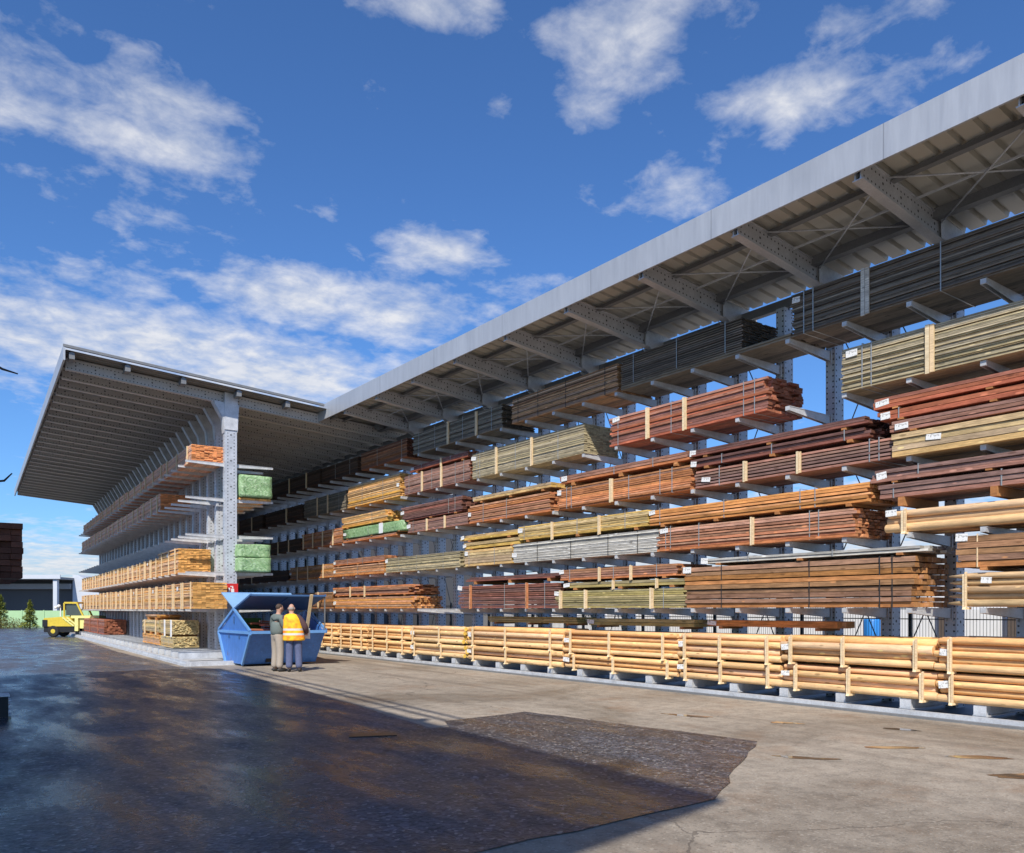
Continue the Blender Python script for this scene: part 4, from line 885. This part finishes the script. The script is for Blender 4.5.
person('man in grey green jacket and beige trousers standing left of the man in the vest', (7.55,20.55,0), LK-.75, M['jacket'], 'jacket', M['chino'], M['hair'], .02,
       armsL=[(-.27,.03,1.15),(-.2,.22,1.02),(-.16,.29,1.04)], armsR=[(.27,.06,1.15),(.2,.26,1.05),(.14,.33,1.07)])
person('man in yellow orange hi vis vest and blue jeans seen from behind at the skip', (7.86,20.2,0), LK+.12, M['sweater'], 'sweater', M['jeans'], M['hair_grey'], -.07, True,
       armsL=[(-.3,.05,1.16),(-.22,.25,1.08),(-.18,.32,1.1)], armsR=[(.29,-.02,1.14),(.3,.16,.96),(.3,.24,.95)])
mb = MB(); mb.obox(Matrix.Translation((8.2,20.26,.98)) @ Euler((.5,.1,-.6)).to_matrix().to_4x4(), .22,.02,.3); o = mb.build('paper_sheet', M['white']); tag(o, 'white paper held low in the hand of the man in the vest', 'paper')

# ------------------------------------------------------------------ yellow side loader, far left
CY, SY = math.cos(rad(36.234)), math.sin(rad(36.234))
def cam2(X, Z): return (X*CY + Z*SY, -X*SY + Z*CY)      # camera right / forward metres to ground
YAWC = -rad(36.234)
fp = cam2(-27.3, 48.0)
fk = thing('forklift', 'yellow side loading forklift at the far end of the left rack', 'forklift', (*fp,0), YAWC)
def yb(name, fn, mat, parent=None):
    mb = MB(); fn(mb); return mb.build(name, mat, parent or fk)
yb('body', lambda m: (m.prism([(.05,.62),(1.65,.62),(2.0,.62),(1.6,1.12),(1.45,1.2),(.1,1.1),(.05,1.0)], 'y', -.6, .6)), M['yellow_paint'])
yb('chassis', lambda m: (m.box(.05,2.0,-.55,.55,.28,.6), m.box(.0,.3,-.62,.62,.6,1.0)), M['black_paint'])
yb('side_deck', lambda m: (m.box(1.66,3.3,-.62,.62,1.1,1.25), m.box(1.9,2.1,-.66,-.5,.35,1.1), m.box(1.9,3.2,-.5,.6,.5,1.09)), M['pale_yellow'])
yb('ladder', lambda m: (m.bar((1.2,-.64,1.14),(1.85,-.64,.64),.06,.08), m.bar((1.45,-.64,1.14),(2.05,-.64,.66),.06,.08), m.bar((1.35,-.64,.95),(1.7,-.64,.95),.05,.05)), M['pale_yellow'])
def cab(m):
    for y in (-.5,.5):
        m.bar((1.22,y,1.18),(1.22,y,1.98),.08,.08); m.bar((1.22,y,1.98),(1.95,y,1.98),.08,.08); m.bar((1.95,y,1.98),(2.32,y,1.22),.08,.08)
    m.box(1.2,1.98,-.5,.5,1.96,2.04)
yb('cab_frame', cab, M['yellow_paint'])
yb('windscreen', lambda m: m.prism([(1.28,1.26),(2.2,1.26),(1.92,1.92),(1.28,1.92)], 'y', -.44, -.43), M['glass'])
yb('seat', lambda m: (m.box(1.4,1.75,-.25,.25,1.2,1.35), m.box(1.38,1.48,-.25,.25,1.35,1.8)), M['black_paint'])
for x in (.62,2.7):
    for y in (-.62,.42):
        m = MB(); m.tube([(x,y,.34),(x,y+.03,.34),(x,y+.18,.34),(x,y+.21,.34)], [.28,.34,.34,.28], 20); w_ = m.build('wheel', M['rubber'], fk)
        m = MB(); m.tube([(x,y-.006,.34),(x,y+.216,.34)], .13, 12); m.build('rim', M['yellow_paint'], w_)
yb('lamp', lambda m: (m.bar((1.0,-.5,1.2),(1.0,-.5,1.85),.05,.05), m.ball((.93,-.55,1.8),.1), m.ball((.75,-.55,1.72),.09)), M['white'])

# ------------------------------------------------------------------ background left
bp_ = cam2(-60.0, 92.0)
hl = thing('storage_hall', 'low dark grey hall with light canopy edge in the left background', 'building', (*bp_,0), YAWC)
yb('wall', lambda m: (m.box(-10,10.4,.5,12,0,3.9), m.box(-10,10.4,.5,12,4.4,4.9)), M['hall'], hl)
yb('canopy', lambda m: (m.box(-10,10.6,-3,12.4,4.92,5.15), m.box(-10,10.3,-.4,.49,3.9,4.5)), M['hall_mid'], hl)
yb('roof_edge', lambda m: m.box(-10,10.7,-3.05,-2.95,4.95,5.4), M['hall_light'], hl)
yb('gable_wall', lambda m: m.prism([(10.42,0),(16.5,0),(16.5,2.6),(11.0,5.5),(10.42,5.5)], 'y', 0, 12), M['hall_light'], hl)
for x0, x1 in ((11.6,12.4),(13.2,13.9)): yb('window', lambda m: m.box(x0,x1,-.03,-.001,1.0,2.6), M['glass'], hl)
for x in (2.2,10.0): yb('column', lambda m: m.box(x-.22,x+.22,-2.8,-2.4,0,4.9), M['hall_light'], hl)
yb('lamp', lambda m: (m.box(4,4.8,-2.2,-1.6,4.75,4.9)), M['white'], hl)
yb('lamp', lambda m: m.ball((2.2,-2.95,4.0),.35), M['white'], hl)
gw = MB(); gw.box(0,18.5,-.05,.05,0,1.5)
for k in range(10): gw.box(k*2,k*2+.1,-.09,-.051,0,1.55)
gq = cam2(-48.5, 74.0); o = gw.build('panel_fence', M['green_wall'], None, (*gq,0)); o.rotation_euler.z = YAWC; tag(o, 'pale green panel fence behind the forklift and conifers', 'fence')
def conifer(X, Z, h, w, label, seed):
    p_ = cam2(X,Z); T = thing('conifer', label, 'tree', (*p_,0), 0, 'young conifers'); r4 = random.Random(seed)
    mb = MB(); mb.tube([(0,0,0),(0,0,h*.5),(0,0,h*.95)], [.07,.05,.01], 7); mb.build('trunk', M['bark'], T)
    mb = MB()
    for k in range(2600):
        f = r4.random()**.75; z = h*(.06+.94*f); a = r4.uniform(0,6.28); lay = .72+.28*math.cos(z*11+a*.4)
        rr_ = w*(1-f)**.85*lay*(r4.random()**.45)*(.8+.3*mnoise.noise((math.cos(a)*1.4,math.sin(a)*1.4,z*2+seed)))
        c = Vector((rr_*math.cos(a), rr_*math.sin(a), z-.25*rr_)); s_ = .05+.07*(1-f)
        d1 = Vector((math.cos(a),math.sin(a),r4.uniform(-.3,.3)))*s_*1.6; d2 = Vector((-math.sin(a),math.cos(a),r4.uniform(-.6,.6)))*s_*.5
        mb.add([c-d2, c+d1, c+d2, c-d1*.3], [(0,1,2,3)])
    mb.build('crown', M['leaf'], T)
conifer(-43.9, 70.0, 2.9, 1.25, 'young conifer at the very left edge before the dark hall', 11)
conifer(-40.8, 69.0, 2.45, 1.05, 'young conifer between the left edge one and the yellow forklift', 12)
def shrub(X, Z, w, h, label, seed):
    p_ = cam2(X,Z); r4 = random.Random(seed); mb = MB()
    for k in range(1600):
        a = r4.uniform(0,6.28); f = r4.random(); rr_ = w*math.sqrt(r4.random()); z = h*f*(1-(rr_/w)**2*.7); s_ = .07
        c = Vector((rr_*math.cos(a), rr_*math.sin(a)*.6, z)); d1 = Vector((r4.uniform(-1,1),r4.uniform(-1,1),r4.uniform(-.4,1)))*s_; d2 = Vector((r4.uniform(-1,1),r4.uniform(-1,1),r4.uniform(-1,1)))*s_*.7
        mb.add([c-d2,c+d1,c+d2],[(0,1,2)])
    o = mb.build('shrub', M['leaf_b'], None, (*p_,0)); tag(o, label, 'shrub')
shrub(-38.9, 69.5, 1.0, .75, 'low shrub just right of the second conifer before the green fence', 22)
shrub(-45.6, 70.5, 1.4, 1.3, 'bushy shrub at the left edge beside the first conifer', 23)
shrub(-42.5, 69.0, 1.5, .95, 'low brownish shrub between the two young conifers', 21)

# ------------------------------------------------------------------ behind the long rack: mesh fence and covered pallets
FX = 16.2
fe = thing('mesh_fence', 'dark welded mesh fence behind the long rack', 'fence', (FX,14,0))
mb = MB()
for k in range(0, 560):
    y = -13+k*.06
    mb.box(-.003,.003,y,y+.006,.05,1.75)
for z in (.2,.8,1.4,1.72): mb.box(-.012,-.004,-13,20.5,z,z+.02)
mb.build('mesh', M['mesh_wire'], fe)
for k in range(14):
    mb = MB(); mb.box(.01,.07,-13+k*2.5,-12.94+k*2.5,0,1.85); mb.build('post', M['mesh_wire'], fe)
for k in range(15):
    y = 4.63+k*1.64
    T = thing('covered_pallet', 'white covered pallet stack standing in the row behind the mesh fence', 'pallet', (22.2,y,0), 0, 'covered pallets behind the fence')
    mb = MB(); mb.prism([(-.6,.15),(.6,.15),(.6,1.38),(.44,1.6),(-.44,1.6),(-.6,1.38)], 'x', -.6, .6); mb.build('cover', M['white'], T)
    mb = MB()
    for q in (-.5,0,.42): mb.box(-.58,.58,q-.05,q+.05,.0,.11)
    mb.box(-.6,.6,-.56,.56,.112,.145); mb.build('pallet', M['brown'], T)
    mb = MB(); mb.box(21.4,21.6,y+.72,y+.95,0,1.7); o = mb.build('timber_post', M['brown_post']); tag(o, 'square brown timber post between white covered stacks behind the mesh fence', 'post', 'brown posts behind the fence')
mb = MB(); mb.tube([(21.0,12.1,0),(21.0,12.1,.02),(21.0,12.1,1.3),(21.0,12.1,1.34)], [.2,.22,.22,.2], 20); o = mb.build('drum', M['bin_blue']); tag(o, 'bright blue plastic drum behind the mesh fence', 'drum')
sky_block = thing('storage_hall', 'tall dark block added behind the far shaded part of the long rack against the sky', 'building', (19.5,44,0))  # added building, blocks the sky so the far aisle stays dark
yb('wall', lambda m: m.box(-4.3,4.3,-8,17,0,7.5), M['hall'], sky_block); yb('roof', lambda m: m.prism([(-4.4,7.502),(4.4,7.502),(0,7.9)], 'y', -8.1, 17.1), M['hall_mid'], sky_block)
bw = thing('white_hall', 'long low white hall far behind the mesh fence', 'building', (34,14,0))
yb('wall', lambda m: m.box(-3,3,-30,40,0,2.9), M['white'], bw); yb('roof', lambda m: m.prism([(-3.3,2.9),(3.3,2.9),(3.3,3.05),(0,3.3),(-3.3,3.05)], 'y', -30.4, 40.4), M['hall_light'], bw)
for k in range(9): yb('door', lambda m: m.box(-3.05,-3.001,-26+k*7,-23.4+k*7,0,2.3), M['hall_mid'], bw)

# ------------------------------------------------------------------ sky, sun, camera
SUN = Vector((-.58,-.58,.81)).normalized(); EL = math.asin(SUN.z); AZ = math.atan2(SUN.x, SUN.y)   # azimuth from +y clockwise
w = bpy.data.worlds.new('World'); sc.world = w; w.use_nodes = True; t = w.node_tree; t.nodes.clear(); L = t.links
out = N(t,'ShaderNodeOutputWorld'); sky = N(t,'ShaderNodeTexSky', sky_type='NISHITA', sun_disc=False, sun_elevation=EL, sun_rotation=AZ, altitude=200.0, air_density=1.0, dust_density=.6, ozone_density=3.0)
tc = N(t,'ShaderNodeTexCoord'); D = tc.outputs['Generated']
sep = N(t,'ShaderNodeSeparateXYZ'); L.new(D, sep.inputs[0])
zz = mathn(t,'MAXIMUM', mathn(t,'ADD', sep.outputs[2], .12), .03)
uv = N(t,'ShaderNodeCombineXYZ'); L.new(mathn(t,'DIVIDE',sep.outputs[0],zz), uv.inputs[0]); L.new(mathn(t,'DIVIDE',sep.outputs[1],zz), uv.inputs[1])
def fbm(scale, loc, det=8.0, dist=.4, rough=.55):
    mp = N(t,'ShaderNodeMapping'); mp.inputs['Location'].default_value = loc; L.new(uv.outputs[0], mp.inputs[0])
    q = N(t,'ShaderNodeTexNoise', i_Scale=scale, i_Detail=det, i_Roughness=rough, i_Distortion=dist); L.new(mp.outputs[0], q.inputs['Vector']); return q.outputs['Fac']
n1 = fbm(3.6,(1.3,4.1,0),9.0,.15,.58); n2 = fbm(12.0,(7.7,2.2,1),7.0,.2,.6)
F = 815.3
def pdir(x, y):
    X = (x-512)/F; Zv = (609.5-y)/F; v = Vector((X*CY+SY, -X*SY+CY, Zv)); return v.normalized()
# soft cloud banks: centre in the sky, half width / half height in degrees, weight
banks = [((60,118),8,1.6,.85),((160,98),6,2.0,.9),((195,145),5,1.6,1.0),((20,60),7,2.6,.7),((120,200),6,1.8,.55),((215,185),6,1.2,.4),((240,235),3,1.,.4),((40,330),11,3.2,1.15),((150,345),12,2.6,1.2),((270,375),9,2.6,1.3),((60,290),10,2.0,.7),((290,296),5.5,1.9,1.1),
         ((405,312),6.5,2.2,1.0),((440,250),3.4,1.5,1.0),((440,3),4,1.5,.9),((498,108),1.4,1.2,.5),((625,32),5.2,3.6,.8),((585,108),2.6,1.8,.75),((790,95),4.6,2.0,.95),((880,6),4.6,1.3,.85),((690,190),3.6,1.6,.75),((900,75),4,1.6,.5),((545,285),3,1.2,.5),((80,570),14,2.4,1.25),((700,560),30,4.5,1.35),((1000,560),30,5.0,1.4)]
mask = None
for (x,y),ax,ay,wt in banks:
    c = pdir(x,y); az_ = math.atan2(c.x,c.y); rgt = Vector((c.y,-c.x,0)).normalized(); upv = rgt.cross(c).normalized()
    def dotn(v):
        q = N(t,'ShaderNodeVectorMath', operation='DOT_PRODUCT'); L.new(D, q.inputs[0]); q.inputs[1].default_value = v; return q.outputs['Value']
    a = mathn(t,'DIVIDE', dotn(rgt), math.sin(rad(ax))); b = mathn(t,'DIVIDE', dotn(upv), math.sin(rad(ay)))
    rr_ = mathn(t,'ADD', mathn(t,'MULTIPLY',a,a), mathn(t,'MULTIPLY',b,b))
    g = mathn(t,'MULTIPLY', mathn(t,'POWER', 2.718, mathn(t,'MULTIPLY', rr_, -.9)), wt)
    g = mathn(t,'MULTIPLY', g, mathn(t,'GREATER_THAN', dotn(c), 0.0))
    mask = g if mask is None else mathn(t,'MAXIMUM', mask, g)
n = mathn(t,'ADD', mathn(t,'MULTIPLY',n1,.55), mathn(t,'MULTIPLY',n2,.45))
den = mathn(t,'ADD', mathn(t,'MULTIPLY_ADD', mask, .3, -.06), n)
cr = ramp(t, [(.535,0.0),(.66,.42),(.84,.97)]); L.new(den, cr.inputs[0])
shade = ramp(t, [(.34,(.6,.67,.8)),(.62,(1.0,1.0,1.02))]); L.new(mathn(t,'ADD', mathn(t,'MULTIPLY',n2,.55), mathn(t,'MULTIPLY',n1,.45)), shade.inputs[0])
tint = mixc(t, 1.0, sky.outputs[0], (.5,.78,1.12), 'MULTIPLY')
bg = N(t,'ShaderNodeBackground', i_Strength=.1); L.new(tint, bg.inputs['Color'])
bc = N(t,'ShaderNodeBackground', i_Strength=.62); L.new(shade.outputs[0], bc.inputs['Color'])
mx = N(t,'ShaderNodeMixShader'); L.new(mathn(t,'MULTIPLY',cr.outputs[0],.92), mx.inputs[0]); L.new(bg.outputs[0], mx.inputs[1]); L.new(bc.outputs[0], mx.inputs[2]); L.new(mx.outputs[0], out.inputs[0])

sl = bpy.data.lights.new('sun','SUN'); sl.energy = 3.9; sl.angle = rad(.53); sl.color = (1,.93,.82)
so = bpy.data.objects.new('sun', sl); COL.objects.link(so); so.rotation_euler = SUN.to_track_quat('Z','Y').to_euler(); so.location = (-20,-15,30)

cam = bpy.data.cameras.new('camera'); cam.sensor_width = 36; cam.lens = F/1024*36; cam.shift_y = (609.5-426.5)/1024; cam.clip_end = 2000; cam.clip_start = .1
co = bpy.data.objects.new('camera', cam); COL.objects.link(co); co.location = (0,0,1.6); co.rotation_euler = (rad(90),0,YAWC); sc.camera = co
vs = sc.view_settings; vs.view_transform = 'Standard'; vs.look = 'None'; vs.exposure = .5; vs.gamma = 1; vs.use_curve_mapping = False
